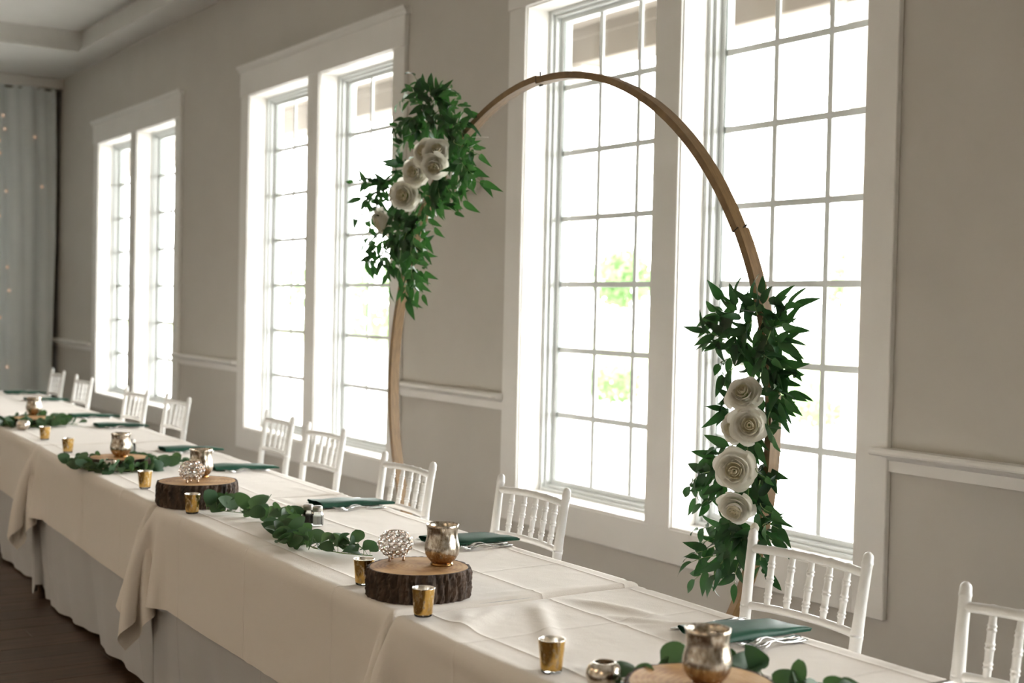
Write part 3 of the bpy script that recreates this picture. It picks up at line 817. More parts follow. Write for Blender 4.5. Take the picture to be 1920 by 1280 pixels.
# ------------------------------------------------------------------ leaves and roses
def leaf_mesh(name, Ln, W, bend, fold, m, rnd=0.0, nseg=8):
    """pointed (rnd=0) or round (rnd=1) leaf along +Y, folded on its midrib and curled"""
    V = []; F = []
    for i in range(nseg + 1):
        t_ = i / nseg
        if rnd: wd = W * math.sin(PI * min(1, 0.04 + t_ * 0.96) ** 0.85) ** 0.55 if 0 < t_ < 1 else 0.0
        else: wd = W * (math.sin(PI * t_ ** 0.72) ** 0.85) * (1 - 0.25 * t_) if 0 < t_ < 1 else 0.0
        y = Ln * t_; z = -bend * Ln * t_ * t_ + 0.25 * bend * Ln * t_
        V += [(-wd, y, z + fold * wd + 0.0012 * math.sin(9 * t_)), (0, y, z), (wd, y, z + fold * wd - 0.0012 * math.sin(9 * t_))]
    for i in range(nseg):
        for q in (0, 1):
            F.append((i * 3 + q, i * 3 + q + 1, (i + 1) * 3 + q + 1, (i + 1) * 3 + q))
    return MB().add(V, F, True).mesh(name, m)
LEAF = [leaf_mesh('leaf', 0.070, 0.0132, b, f_, 'leaf') for b, f_ in ((0.25, 0.25), (0.5, 0.35), (-0.15, 0.2), (0.75, 0.3))] + [leaf_mesh('leaf', 0.060, 0.0118, 0.3, 0.3, 'leaf'), leaf_mesh('leaf', 0.080, 0.0150, 0.35, 0.25, 'leaf')]
EUCA = [leaf_mesh('leaf', Ln, W, b, f_, 'euca', 1.0) for Ln, W, b, f_ in ((0.058, 0.024, 0.3, 0.15), (0.05, 0.022, 0.55, 0.2), (0.064, 0.025, -0.2, 0.12), (0.044, 0.019, 0.4, 0.3), (0.055, 0.021, 0.8, 0.2))]
def frame(o, ydir, nrm):
    y = ydir.normalized(); z = (nrm - y * nrm.dot(y))
    if z.length < 1e-4: z = y.orthogonal()
    z.normalize(); x = y.cross(z)
    return Matrix(((x.x, y.x, z.x, o.x), (x.y, y.y, z.y, o.y), (x.z, y.z, z.z, o.z), (0, 0, 0, 1)))
def swag(name, label, origin, stems, r, roses, limit=300, fill=5):
    t = thing(name, label, 'floral swag', origin, group='flower swags wired to the arch')
    O = Vector(origin)
    cnt = 0; filler = MB()
    total = sum(s[6] for s in stems); keep = limit / max(total, 1)
    for (x0, y0, z0, x1, y1, z1, n) in stems:
        a = Vector((x0, y0, z0)) - O; b = Vector((x1, y1, z1)) - O
        L_ = (b - a).length
        n = max(4, int(round(n * min(1.0, keep))))
        out = Vector((r.uniform(-0.2, 0.2), -1, 0.15)).normalized()
        side = (b - a).cross(out).normalized()
        bow = side * r.uniform(-0.10, 0.10) * L_ + out * 0.14 * L_
        pts = [a.lerp(b, k / 8) + bow * math.sin(PI * k / 8) + Vector((0, 0, -0.015 * (k / 8) ** 2)) for k in range(9)]
        # leaf tips reach the traced end: stop the stem a leaf short
        st = max(0.35, 1 - 0.05 / max(L_, 0.06))
        pts = [pts[min(8, int(k * st))].lerp(pts[min(8, int(k * st) + 1)], k * st - int(k * st)) if int(k * st) < 8 else pts[8] for k in range(9)]
        build('stem', MB().tube(pts, [0.0016 - 0.0008 * k / 8 for k in range(9)], 5), 'stem', t)
        for i in range(n):
            if cnt >= limit: break
            u = (i + 0.6) / n if i < n - 1 else 1.0
            k = min(7, int(u * 8)); q = pts[k].lerp(pts[k + 1], u * 8 - k)
            d = (pts[k + 1] - pts[k]).normalized()
            sg = 1 if i % 2 else -1
            an = math.radians(r.uniform(22, 52)) * sg if i < n - 1 else math.radians(r.uniform(-12, 12))
            nr = Vector((r.gauss(0.6, 0.4), -0.8, r.gauss(0.4, 0.45))).normalized()
            nr = (nr - d * nr.dot(d)).normalized()
            sd = d.cross(nr)
            ld = (d * math.cos(an) + sd * math.sin(an) + Vector((0, 0, -0.18)) + nr * r.uniform(-0.15, 0.3)).normalized()
            nl = (nr + Vector((r.gauss(0, 0.35), r.gauss(0, 0.35), r.gauss(0, 0.35)))).normalized()
            for (rx_, ry_, rz_, R_, _d) in roses:      # nothing hangs over the rose faces
                e = q + ld * 0.035 + O - Vector((rx_, ry_, rz_))
                if R_ > 0.03 and max(min(math.hypot(e.x + 0.9 * e.y, e.z), math.hypot(e.x, e.z)), 0) < R_ * 1.05 and e.y < 0.05:
                    q = q + Vector((-0.04, 0.055 - e.y, 0))
            o = obj('leaf', r.choice(LEAF), t, mtx=frame(q, ld, nl) @ Matrix.Scale(r.uniform(0.82, 1.12), 4))
            cnt += 1
        # short inner leaves, hidden behind the outer ones: the dark heart of the swag
        for i in range(fill):
            k = r.uniform(0, 5); q = pts[int(k)].lerp(pts[int(k) + 1], k - int(k)) + Vector((r.gauss(0, 0.022), r.uniform(-0.01, 0.05), r.gauss(0, 0.022)))
            d = Vector((r.gauss(0, 1), r.gauss(0, 0.3), r.gauss(-0.3, 1))).normalized()
            me = r.choice(LEAF)
            mt = frame(q, d, Vector((r.gauss(0.5, 0.5), -1, r.gauss(0.3, 0.5))))
            filler.add([v_.co for v_ in me.vertices], [tuple(p.vertices) for p in me.polygons], True, mt)
    tag(build('inner_leaves', filler, 'leaf', t), kind='stuff')
    for (x, y, z, R_, dr) in roses:
        rose(t, Vector((x, y, z)) - O, R_, Vector(dr), r)
    return t

def petal_mesh(Rl, zc, th1, half, lip, m, n=9, k=9, squash=0.8, seed=0):
    """one petal of a nested cup round the +Z axis, centred on +X, its rim rolled outwards"""
    G = []
    for i in range(n):
        u = -1 + 2 * i / (n - 1); row = []
        for j in range(k):
            v_ = j / (k - 1)
            th = math.radians(15 + (th1 - 15) * v_ * (1 - 0.16 * abs(u) ** 3.5 + 0.015 * math.sin(7 * u + seed)))
            off = 0.035 * u                       # one edge lies over the next petal, the other under it
            rr_ = Rl * (math.sin(th) + off)
            z = zc - Rl * squash * math.cos(th)
            q = max(0.0, v_ - 0.72) / 0.28
            rr_ += lip * Rl * q * q * (1 + 0.35 * math.sin(3.3 * u + seed)); z -= 0.55 * lip * Rl * q ** 3 - 0.02 * math.sin(5 * u + seed) * q
            an = u * half
            row.append((rr_ * math.cos(an), rr_ * math.sin(an), z))
        G.append(row)
    return MB().grid(G).mesh('petal', m)
PET = [(petal_mesh(0.88, -0.02, 82, 0.72, 0.20, 'petal', seed=0), 6), (petal_mesh(0.80, 0.06, 92, 0.80, 0.16, 'petal', seed=1), 5), (petal_mesh(0.66, 0.13, 104, 0.86, 0.14, 'petal', seed=2), 5),
       (petal_mesh(0.51, 0.19, 114, 0.95, 0.12, 'petal', seed=3), 4), (petal_mesh(0.37, 0.25, 120, 1.05, 0.12, 'petal_in', seed=4), 4), (petal_mesh(0.24, 0.30, 128, 1.3, 0.10, 'petal_in', seed=5), 3), (petal_mesh(0.12, 0.34, 140, 1.7, 0.0, 'petal_in', seed=6), 2)]
calyx_me = MB().lathe([(0.02, -0.55), (0.16, -0.46), (0.22, -0.34), (0.24, -0.2), (0.10, 0.1), (0.02, 0.2)], 12).mesh('calyx', 'stem')
def rose(parent, p, R_, d, r):
    d = d.normalized(); x = d.orthogonal().normalized(); y = d.cross(x)
    mt = Matrix(((x.x, y.x, d.x, p.x), (x.y, y.y, d.y, p.y), (x.z, y.z, d.z, p.z), (0, 0, 0, 1))) @ Matrix.Scale(R_, 4)
    ro = obj('rose', calyx_me, parent, mtx=mt)
    a0 = r.uniform(0, 6)
    for k, (me, n) in enumerate(PET):
        for i in range(n):
            a = a0 + k * 0.7 + 2 * PI * i / n + r.uniform(-0.12, 0.12)
            tl = Matrix.Rotation(r.uniform(-0.08, 0.10), 4, 'Y')
            obj('petal', me, ro, mtx=Matrix.Rotation(a, 4, 'Z') @ tl @ Matrix.Scale(r.uniform(0.92, 1.06), 4))
STEMS_UP=[(-4.629,2.594,2.292,-4.746,2.568,2.439,5),(-4.634,2.602,2.283,-4.595,2.568,2.398,5),(-4.642,2.618,2.317,-4.508,2.658,2.343,6),(-4.627,2.581,2.301,-4.739,2.514,2.35,6),(-4.665,2.596,2.275,-4.952,2.613,2.327,7),(-4.788,2.64,2.261,-4.993,2.624,2.226,8),(-4.833,2.63,2.237,-5.001,2.613,2.204,6),(-4.868,2.618,2.165,-5.0,2.647,2.128,6),(-4.876,2.618,2.056,-4.869,2.547,2.094,4),(-4.862,2.611,2.011,-4.888,2.558,2.05,4),(-4.624,2.62,2.284,-4.576,2.661,2.272,5),(-4.564,2.625,2.242,-4.315,2.593,2.223,7),(-4.473,2.598,2.176,-4.358,2.644,2.185,4),(-4.53,2.632,2.172,-4.341,2.616,2.124,3),(-4.497,2.623,2.131,-4.148,2.55,2.075,5),(-4.454,2.623,2.086,-4.118,2.544,2.035,4),(-4.409,2.604,2.064,-4.103,2.542,1.932,10),(-4.385,2.607,2.046,-4.045,2.526,1.937,9),(-4.556,2.633,2.162,-4.571,2.669,2.016,10),(-4.44,2.588,1.994,-4.317,2.608,1.953,3),(-4.588,2.638,1.994,-4.349,2.627,1.879,7),(-4.606,2.618,1.966,-4.4,2.625,1.837,7),(-4.623,2.61,1.952,-4.531,2.606,1.852,6),(-4.67,2.601,1.933,-4.48,2.569,1.766,7),(-4.995,2.615,1.991,-5.246,2.538,2.018,6),(-5.04,2.621,1.983,-5.038,2.541,2.027,5),(-5.122,2.631,1.932,-5.204,2.543,1.94,5),(-5.074,2.62,1.895,-5.388,2.647,1.865,7),(-5.218,2.632,1.822,-5.067,2.547,1.632,7),(-5.105,2.634,1.765,-5.13,2.605,1.6,7),(-4.842,2.623,1.894,-5.182,2.643,1.62,10),(-4.877,2.63,1.864,-4.941,2.6,1.519,11),(-4.748,2.597,1.856,-4.848,2.638,1.588,11),(-4.781,2.631,1.805,-4.514,2.543,1.697,6),(-4.74,2.585,1.651,-4.488,2.523,1.507,7),(-4.832,2.605,1.576,-4.816,2.634,1.461,8),(-4.766,2.598,1.738,-4.537,2.54,1.657,5),(-4.858,2.632,1.632,-4.789,2.676,1.565,6),(-4.604,2.617,2.26,-4.786,2.661,2.165,7),(-4.55,2.623,2.223,-4.574,2.627,2.126,7),(-4.738,2.633,2.212,-4.71,2.546,2.144,6),(-4.766,2.61,2.256,-4.688,2.521,2.186,5),(-4.613,2.599,2.238,-4.65,2.638,2.172,6),(-4.51,2.616,2.053,-4.615,2.662,1.97,7),(-4.537,2.592,2.001,-4.576,2.585,1.92,6),(-5.109,2.617,1.965,-5.053,2.645,2.031,6),(-5.024,2.583,1.868,-4.954,2.511,1.772,7),(-4.912,2.599,1.874,-4.825,2.515,1.704,8),(-4.88,2.634,1.776,-4.939,2.631,1.644,7),(-4.722,2.608,1.855,-4.776,2.585,1.77,6),(-4.921,2.619,1.987,-4.912,2.585,1.924,4),(-5.053,2.614,1.713,-4.892,2.577,1.598,7),(-4.844,2.636,1.895,-4.918,2.615,1.599,8),(-4.755,2.606,1.857,-4.761,2.555,1.553,8),(-4.697,2.594,1.828,-4.816,2.602,1.631,7),(-4.892,2.639,1.843,-4.965,2.616,1.577,8),(-4.694,2.613,2.003,-4.854,2.661,1.82,7),(-4.801,2.605,1.707,-4.837,2.574,1.543,7)]
STEMS_LO=[(-2.739,2.581,1.481,-2.725,2.545,1.574,4),(-2.742,2.618,1.489,-2.787,2.66,1.587,3),(-2.709,2.618,1.467,-2.658,2.602,1.554,5),(-2.7,2.621,1.464,-2.623,2.621,1.524,4),(-2.713,2.622,1.44,-2.584,2.569,1.452,4),(-2.663,2.581,1.409,-2.634,2.623,1.413,6),(-2.868,2.621,1.476,-2.847,2.536,1.558,5),(-2.814,2.595,1.465,-2.811,2.581,1.555,4),(-2.896,2.616,1.463,-2.976,2.621,1.52,4),(-2.896,2.602,1.445,-2.988,2.608,1.48,4),(-2.89,2.602,1.405,-2.982,2.569,1.445,6),(-2.881,2.598,1.394,-2.989,2.595,1.386,5),(-2.882,2.626,1.359,-3.004,2.673,1.341,5),(-2.838,2.614,1.449,-2.803,2.561,1.359,7),(-2.778,2.599,1.465,-2.826,2.617,1.328,8),(-2.767,2.628,1.466,-2.8,2.645,1.314,8),(-2.695,2.591,1.438,-2.689,2.58,1.291,8),(-2.695,2.622,1.408,-2.739,2.658,1.317,7),(-2.68,2.599,1.35,-2.615,2.603,1.339,5),(-2.721,2.63,1.333,-2.642,2.619,1.305,5),(-2.717,2.631,1.301,-2.665,2.658,1.286,5),(-2.684,2.6,1.276,-2.56,2.559,1.235,6),(-2.684,2.633,1.264,-2.592,2.62,1.271,3),(-2.846,2.594,1.327,-2.918,2.627,1.284,5),(-2.868,2.612,1.257,-2.92,2.635,1.211,4),(-2.885,2.628,1.209,-2.875,2.561,1.185,4),(-2.811,2.591,1.114,-2.948,2.602,1.103,6),(-2.912,2.628,1.075,-2.977,2.589,1.048,6),(-2.924,2.628,1.045,-3.044,2.63,1.016,6),(-2.883,2.588,1.033,-3.036,2.597,0.939,8),(-2.922,2.628,1.011,-3.055,2.64,0.901,8),(-2.894,2.601,0.954,-2.99,2.592,0.898,5),(-2.874,2.605,0.995,-2.919,2.598,0.951,5),(-2.744,2.635,1.25,-2.682,2.663,1.172,6),(-2.676,2.58,1.219,-2.542,2.498,1.155,4),(-2.773,2.633,1.225,-2.661,2.545,1.105,8),(-2.754,2.606,1.062,-2.585,2.523,1.053,4),(-2.78,2.636,1.043,-2.717,2.655,1.007,4),(-2.755,2.625,0.963,-2.587,2.558,0.958,5),(-2.785,2.62,1.164,-2.747,2.597,1.033,9),(-2.757,2.597,1.047,-2.753,2.6,0.89,10),(-2.724,2.594,1.022,-2.751,2.634,0.888,6),(-2.84,2.615,0.876,-3.036,2.625,0.838,7),(-2.876,2.629,0.849,-3.101,2.672,0.782,6),(-2.881,2.634,0.826,-3.025,2.587,0.774,7),(-2.899,2.635,0.78,-3.009,2.56,0.736,6),(-2.901,2.634,0.764,-3.028,2.603,0.678,6),(-2.832,2.581,0.796,-2.851,2.526,0.703,5),(-2.822,2.59,0.842,-2.833,2.598,0.721,7),(-2.809,2.62,0.812,-2.816,2.596,0.672,6),(-2.72,2.605,0.895,-2.535,2.523,0.918,5),(-2.732,2.617,0.877,-2.634,2.619,0.855,5),(-2.708,2.595,0.838,-2.579,2.525,0.783,6),(-2.788,2.609,0.877,-2.732,2.549,0.8,9),(-2.749,2.601,0.898,-2.757,2.623,0.775,8),(-2.826,2.612,0.894,-2.775,2.548,0.838,7),(-2.723,2.59,1.378,-2.578,2.529,1.369,6),(-2.837,2.635,1.404,-2.824,2.572,1.404,6),(-2.797,2.629,1.39,-2.825,2.678,1.312,6),(-2.729,2.618,1.318,-2.653,2.547,1.258,6)]

UP_R = [(-4.611, 2.555, 2.09, 0.058, (0.40, -0.85, 0.20)), (-4.530, 2.565, 2.088, 0.053, (0.80, -0.50, 0.30)), (-4.505, 2.54, 2.022, 0.055, (0.65, -0.55, -0.50)), (-4.686, 2.55, 2.015, 0.058, (0.45, -0.85, -0.10)), (-4.767, 2.55, 1.927, 0.064, (0.50, -0.80, -0.10)), (-4.984, 2.56, 1.827, 0.062, (-0.1, -0.9, -0.4)), (-4.894, 2.58, 1.945, 0.044, (0.2, -0.9, 0.2))]
LO_R = [(-2.737, 2.535, 1.265, 0.051, (0.40, -0.80, 0.50)), (-2.707, 2.53, 1.178, 0.054, (0.75, -0.60, 0.10)), (-2.803, 2.56, 1.16, 0.046, (0.10, -0.95, -0.10)), (-2.752, 2.525, 1.051, 0.060, (0.62, -0.78, -0.05)), (-2.759, 2.535, 0.94, 0.051, (0.50, -0.75, -0.50))]
up = swag('floral_swag', 'upper swag of white roses and green leaves on the arch\'s left shoulder', (-4.70, 2.63, 1.95), STEMS_UP, random.Random(5), UP_R, fill=8)
lo = swag('floral_swag', 'lower swag of white roses and green leaves on the arch\'s right side', (-2.75, 2.63, 1.10), STEMS_LO, random.Random(6), LO_R, fill=2)
for p, q in (((-4.40, 2.62, 2.13), (-4.212, 2.60, 2.112)), ((-4.74, 2.62, 1.79), (-4.563, 2.60, 1.778))):
    O = Vector((-4.70, 2.63, 1.95)); a = Vector(p) - O; b = Vector(q) - O
    build('zip_tie', MB().tube([a, a.lerp(b, 0.5) + Vector((0, 0, 0.002)), b], 0.0026, 6, ell=0.45), 'plastic', up)
build('bud', MB().lathe([(0.003, -0.014), (0.011, -0.006), (0.013, 0.003), (0.008, 0.012), (0.002, 0.016)], 10, Matrix.Translation((-2.694 + 2.75, 2.55 - 2.63, 0.895 - 1.10))), 'petal', lo)

# ------------------------------------------------------------------ table decoration
def edge(i, x):
    """near-edge y of table i at world x"""
    xl, xr, yn, yaw, _ = TB[i]; return yn + (x - xr) * math.tan(yaw)
def log_slice(x, y, z, R_, H_, seed, label):
    r = random.Random(seed); ph = [r.uniform(0, 6) for _ in range(6)]
    t = thing('wood_slice', label, 'wood slice', (x, y, z), r.uniform(0, 6), group='log slices used as risers')
    def rad(a): return R_ * (1 + 0.022 * math.sin(2 * a + ph[0]) + 0.014 * math.sin(3 * a + ph[1]) + 0.010 * math.sin(5 * a + ph[2]))
    n = 72; V = []; F = []
    for z_, k in ((0.002, 0.955), (H_ - 0.002, 0.955), (H_, 0.945)):
        for i in range(n): a = 2 * PI * i / n; V.append((rad(a) * k * math.cos(a), rad(a) * k * math.sin(a), z_))
    for q in range(2):
        for i in range(n): F.append((q * n + i, q * n + (i + 1) % n, (q + 1) * n + (i + 1) % n, (q + 1) * n + i))
    F += [tuple(range(n - 1, -1, -1)), tuple(range(2 * n, 3 * n))]
    build('heartwood', MB().add(V, F), 'sawn', t)
    rows = 10; nn = 150; V = []; F = []
    for k in range(rows + 1):
        z_ = H_ * k / rows
        for i in range(nn):
            a = 2 * PI * i / nn
            g = 0.5 + 0.5 * math.sin(31 * a + 2.2 * math.sin(7 * a + ph[3]) + 0.9 * math.sin(z_ * 70 + ph[4])); g = g ** 0.6
            e = 1 - 0.5 * (abs(k / rows - 0.5) * 2) ** 6
            rr_ = rad(a) * 0.965 + 0.0085 * g * e + r.uniform(-0.0016, 0.0028)
            V.append((rr_ * math.cos(a), rr_ * math.sin(a), z_))
    for k in range(rows):
        for i in range(nn): F.append((k * nn + i, k * nn + (i + 1) % nn, (k + 1) * nn + (i + 1) % nn, (k + 1) * nn + i))
    o = len(V)
    for kz in (0, rows):
        for i in range(nn):
            a = 2 * PI * i / nn; V.append((rad(a) * 0.95 * math.cos(a), rad(a) * 0.95 * math.sin(a), H_ * kz / rows))
    for b_, kz in ((o, 0), (o + nn, rows)):
        for i in range(nn): F.append((kz * nn + i, kz * nn + (i + 1) % nn, b_ + (i + 1) % nn, b_ + i))
    build('bark', MB().add(V, F), 'bark', t)
    return t
S1, S2, S3, S4, S0 = (-2.925, 1.628), (-4.585, 1.645), (-5.72, 1.70), (-7.78, 1.83), (-1.82, 1.60)
log_slice(*S1, TT, 0.127, 0.072, 1, 'thick dark-barked wood slice in the middle of the second table')
log_slice(*S2, TT, 0.140, 0.084, 2, 'thick dark-barked wood slice over the joint of second and third table')
log_slice(*S3, TT, 0.130, 0.045, 3, 'thin wood slice ringed by eucalyptus on the third table')
log_slice(*S4, TT, 0.130, 0.042, 4, 'thin wood slice ringed by eucalyptus on the far table')
log_slice(*S0, TT - 0.006, 0.140, 0.062, 5, 'wood slice cut off by the bottom edge of the photo')

def hurricane_mesh():
    outer = [(0.018, 0.0), (0.0275, 0.0008), (0.0295, 0.003), (0.0285, 0.006), (0.0265, 0.009), (0.0285, 0.012), (0.0355, 0.020), (0.0420, 0.032), (0.0448, 0.046), (0.0436, 0.060), (0.0408, 0.073), (0.0388, 0.085), (0.0388, 0.097), (0.0402, 0.108), (0.0420, 0.116)]
    inner = [(0.0405, 0.1165), (0.0385, 0.110), (0.0355, 0.099), (0.0345, 0.086), (0.037, 0.074), (0.0405, 0.060), (0.0425, 0.046), (0.0405, 0.034), (0.034, 0.025), (0.02, 0.020), (0.002, 0.019)]
    outer = [(r_, z_ * 0.9) for r_, z_ in outer]; inner = [(r_, z_ * 0.9) for r_, z_ in inner]
    return MB().lathe(outer[4:] + inner, 40, caps=False).mesh('bowl', 'mercury'), MB().lathe([(0.002, 0.0)] + outer[1:5] + [(0.02, 0.012), (0.002, 0.0125)], 40, caps=False).mesh('foot', 'mercury')
HB, HF = hurricane_mesh()
def hurricane(x, y, z, label):
    t = thing('hurricane_vase', label, 'candle holder', (x, y, z), random.uniform(0, 6), group='mercury glass hurricanes')
    obj('bowl', HB, t); obj('foot', HF, t)
hurricane(-2.907, 1.684, TT + 0.072, 'silvered footed glass hurricane on the second table\'s middle wood slice')
hurricane(-4.660, 1.682, TT + 0.084, 'silvered glass hurricane behind the crystal ball on the joint wood slice')
hurricane(-5.70, 1.70, TT + 0.045, 'silvered glass hurricane on the third table\'s wood slice in eucalyptus')
hurricane(-7.93, 1.86, TT + 0.042, 'silvered glass hurricane on the far table, leftmost of them')
hurricane(-1.80, 1.597, TT - 0.006 + 0.062, 'silvered glass hurricane nearest the camera at the bottom edge')

def crystal_ball_meshes():
    R_ = 0.043; bead = MB(); wire = MB()
    rows = [(-50, 9), (-25, 13), (0, 14), (25, 13), (50, 9)]
    z0 = 0.012 + R_
    for ri, (la, n) in enumerate(rows):
        for k in range(n):
            lo_ = 2 * PI * (k + 0.5 * (ri % 2)) / n; l_ = math.radians(la)
            d = Vector((math.cos(l_) * math.cos(lo_), math.cos(l_) * math.sin(lo_), math.sin(l_)))
            mt = frame(Vector((0, 0, z0)) + d * R_, Vector((-math.sin(lo_), math.cos(lo_), 0)), d)
            bead.lathe([(0.001, -0.0045), (0.0055, -0.003), (0.0074, 0.0), (0.0055, 0.003), (0.001, 0.0045)], 8, mt, smooth=False)
            ring_ = [mt @ Vector((0.0089 * math.cos(a), 0.0089 * math.sin(a), 0)) for a in [2 * PI * q / 12 for q in range(13)]]
            wire.tube(ring_, 0.0008, 4, caps=False)
    wire.tube([(0.0215 * math.cos(a), 0.0215 * math.sin(a), z0 + 0.0385) for a in [2 * PI * q / 20 for q in range(21)]], 0.0011, 5, caps=False)
    wire.tube([(0.0215 * math.cos(a), 0.0215 * math.sin(a), z0 - 0.0385) for a in [2 * PI * q / 20 for q in range(21)]], 0.0011, 5, caps=False)
    cup = MB().lathe([(0.002, z0 - 0.030), (0.020, z0 - 0.030), (0.0205, z0 - 0.014), (0.0195, z0 - 0.014), (0.019, z0 - 0.028), (0.002, z0 - 0.0285)], 20, caps=False)
    foot = MB().lathe([(0.003, 0), (0.0045, 0.002), (0.0035, 0.006), (0.003, 0.018)], 8)
    for q_ in (bead, wire, cup, foot): q_.v = [(x_, y_, z_ * 0.80) for x_, y_, z_ in q_.v]
    return bead.mesh('beads', 'crystal'), wire.mesh('wire_frame', 'rosegold'), cup.mesh('candle_cup', 'rim'), foot.mesh('foot', 'rosegold')
CBm = crystal_ball_meshes()
def crystal_ball(x, y, z, label):
    t = thing('crystal_candle_ball', label, 'candle holder', (x, y, z), 0.4, group='crystal bead balls')
    tag(obj('beads', CBm[0], t), kind='stuff'); obj('wire_frame', CBm[1], t); obj('candle_cup', CBm[2], t)
    for k in range(3): a = 2 * PI * k / 3 + 0.5; obj('foot', CBm[3], t, loc=(0.022 * math.cos(a), 0.022 * math.sin(a), 0))
crystal_ball(-3.015, 1.608, TT + 0.072, 'crystal bead ball on the wood slice in the second table\'s middle')
crystal_ball(-4.539, 1.606, TT + 0.084, 'crystal bead ball on the wood slice over the table joint')

gp = [(0.0215, 0.006), (0.0225, 0.010), (0.0245, 0.036), (0.0275, 0.066)]
gi = [(0.0258, 0.066), (0.0232, 0.036), (0.0210, 0.013), (0.002, 0.011)]
GV = [MB().lathe(gp, 32, caps=False).mesh('gold_cup', 'gold'), MB().lathe([(0.0275, 0.066), (0.0272, 0.0672), (0.0262, 0.0672)] + gi, 32, caps=False).mesh('silver_lining', 'rim'),
      MB().lathe([(0.002, 0.0), (0.0195, 0.0), (0.0208, 0.0015), (0.0214, 0.006), (0.002, 0.0062)], 32, caps=False).mesh('glass_base', 'clear')]
def gold_votive(x, y, dz, label):
    t = thing('gold_votive', label, 'candle holder', (x, y, TT + dz), random.uniform(0, 6), group='gold mercury votives')
    for me in GV: obj(me.name.split('.')[0], me, t)
gold_votive(-2.195, 1.532, -0.006, 'gold glass votive standing alone, nearest the camera')
gold_votive(-3.095, 1.560, 0, 'gold glass votive behind the left side of the middle wood slice')
gold_votive(-2.715, 1.525, 0, 'gold glass votive in front of the middle wood slice')
gold_votive(-4.395, 1.558, 0, 'gold glass votive in front of the wood slice over the table joint')
gold_votive(-5.053, 1.602, 0, 'gold glass votive left of the wood slice over the table joint')
gold_votive(-6.357, 1.648, 0, 'gold glass votive left of the third table\'s eucalyptus, the nearer of two')
gold_votive(-6.967, 1.690, 0, 'gold glass votive beside the far table\'s eucalyptus wreath')

BALL = MB().lathe([(r_, z_ * 0.9) for r_, z_ in [(0.002, 0.0), (0.014, 0.0005), (0.024, 0.005), (0.032, 0.015), (0.036, 0.029), (0.0345, 0.043), (0.028, 0.054), (0.0215, 0.059), (0.0200, 0.0595), (0.0205, 0.058), (0.027, 0.052), (0.0325, 0.042), (0.034, 0.029), (0.030, 0.016), (0.020, 0.007), (0.002, 0.005)]], 36, caps=False).mesh('round_votive', 'ballsilver')
def ball_votive(x, y, dz, label):
    tag(obj('round_votive', BALL, None, (x, y, TT + dz), (0, 0, random.uniform(0, 6))), label, 'candle holder', 'round mirrored votives')
ball_votive(-5.565, 1.612, 0, 'round mirrored votive in front of the third table\'s eucalyptus wreath')
ball_votive(-7.507, 1.705, 0, 'round mirrored votive in the far table\'s eucalyptus wreath')
ball_votive(-2.045, 1.552, -0.006, 'round mirrored votive half cut off at the bottom edge')

def shaker(x, y, what, label, group):
    t = thing(what + '_shaker', label, 'shaker', (x, y, TT), random.uniform(0, 1), group=group)
    n = 8
    build('jar', MB().lathe([(0.002, 0), (0.0185, 0.0), (0.0195, 0.003), (0.0195, 0.036), (0.0165, 0.044), (0.0145, 0.046), (0.0135, 0.046), (0.0150, 0.042), (0.0178, 0.035), (0.0178, 0.004), (0.002, 0.003)], n, caps=False, smooth=False), 'clear', t)
    build('contents', MB().lathe([(0.002, 0.0032), (0.0174, 0.0042), (0.0174, 0.031), (0.002, 0.032)], n, caps=False, smooth=False), what, t)
    build('cap', MB().lathe([(0.0155, 0.0462), (0.0168, 0.047), (0.0163, 0.049), (0.0168, 0.051), (0.0163, 0.053), (0.0168, 0.055), (0.0165, 0.060), (0.0145, 0.0635), (0.002, 0.065)], 24, caps=True), 'cap', t)
shaker(-3.985, 1.836, 'salt', 'glass salt shaker with steel cap behind the eucalyptus garland', 'salt shakers')
shaker(-4.028, 1.822, 'pepper', 'glass pepper shaker left of the salt, behind the eucalyptus garland', 'pepper shakers')
shaker(-6.24, 1.913, 'salt', 'far salt shaker behind the third table\'s hurricane', 'salt shakers')
shaker(-6.290, 1.900, 'pepper', 'far pepper shaker behind the third table\'s hurricane', 'pepper shakers')

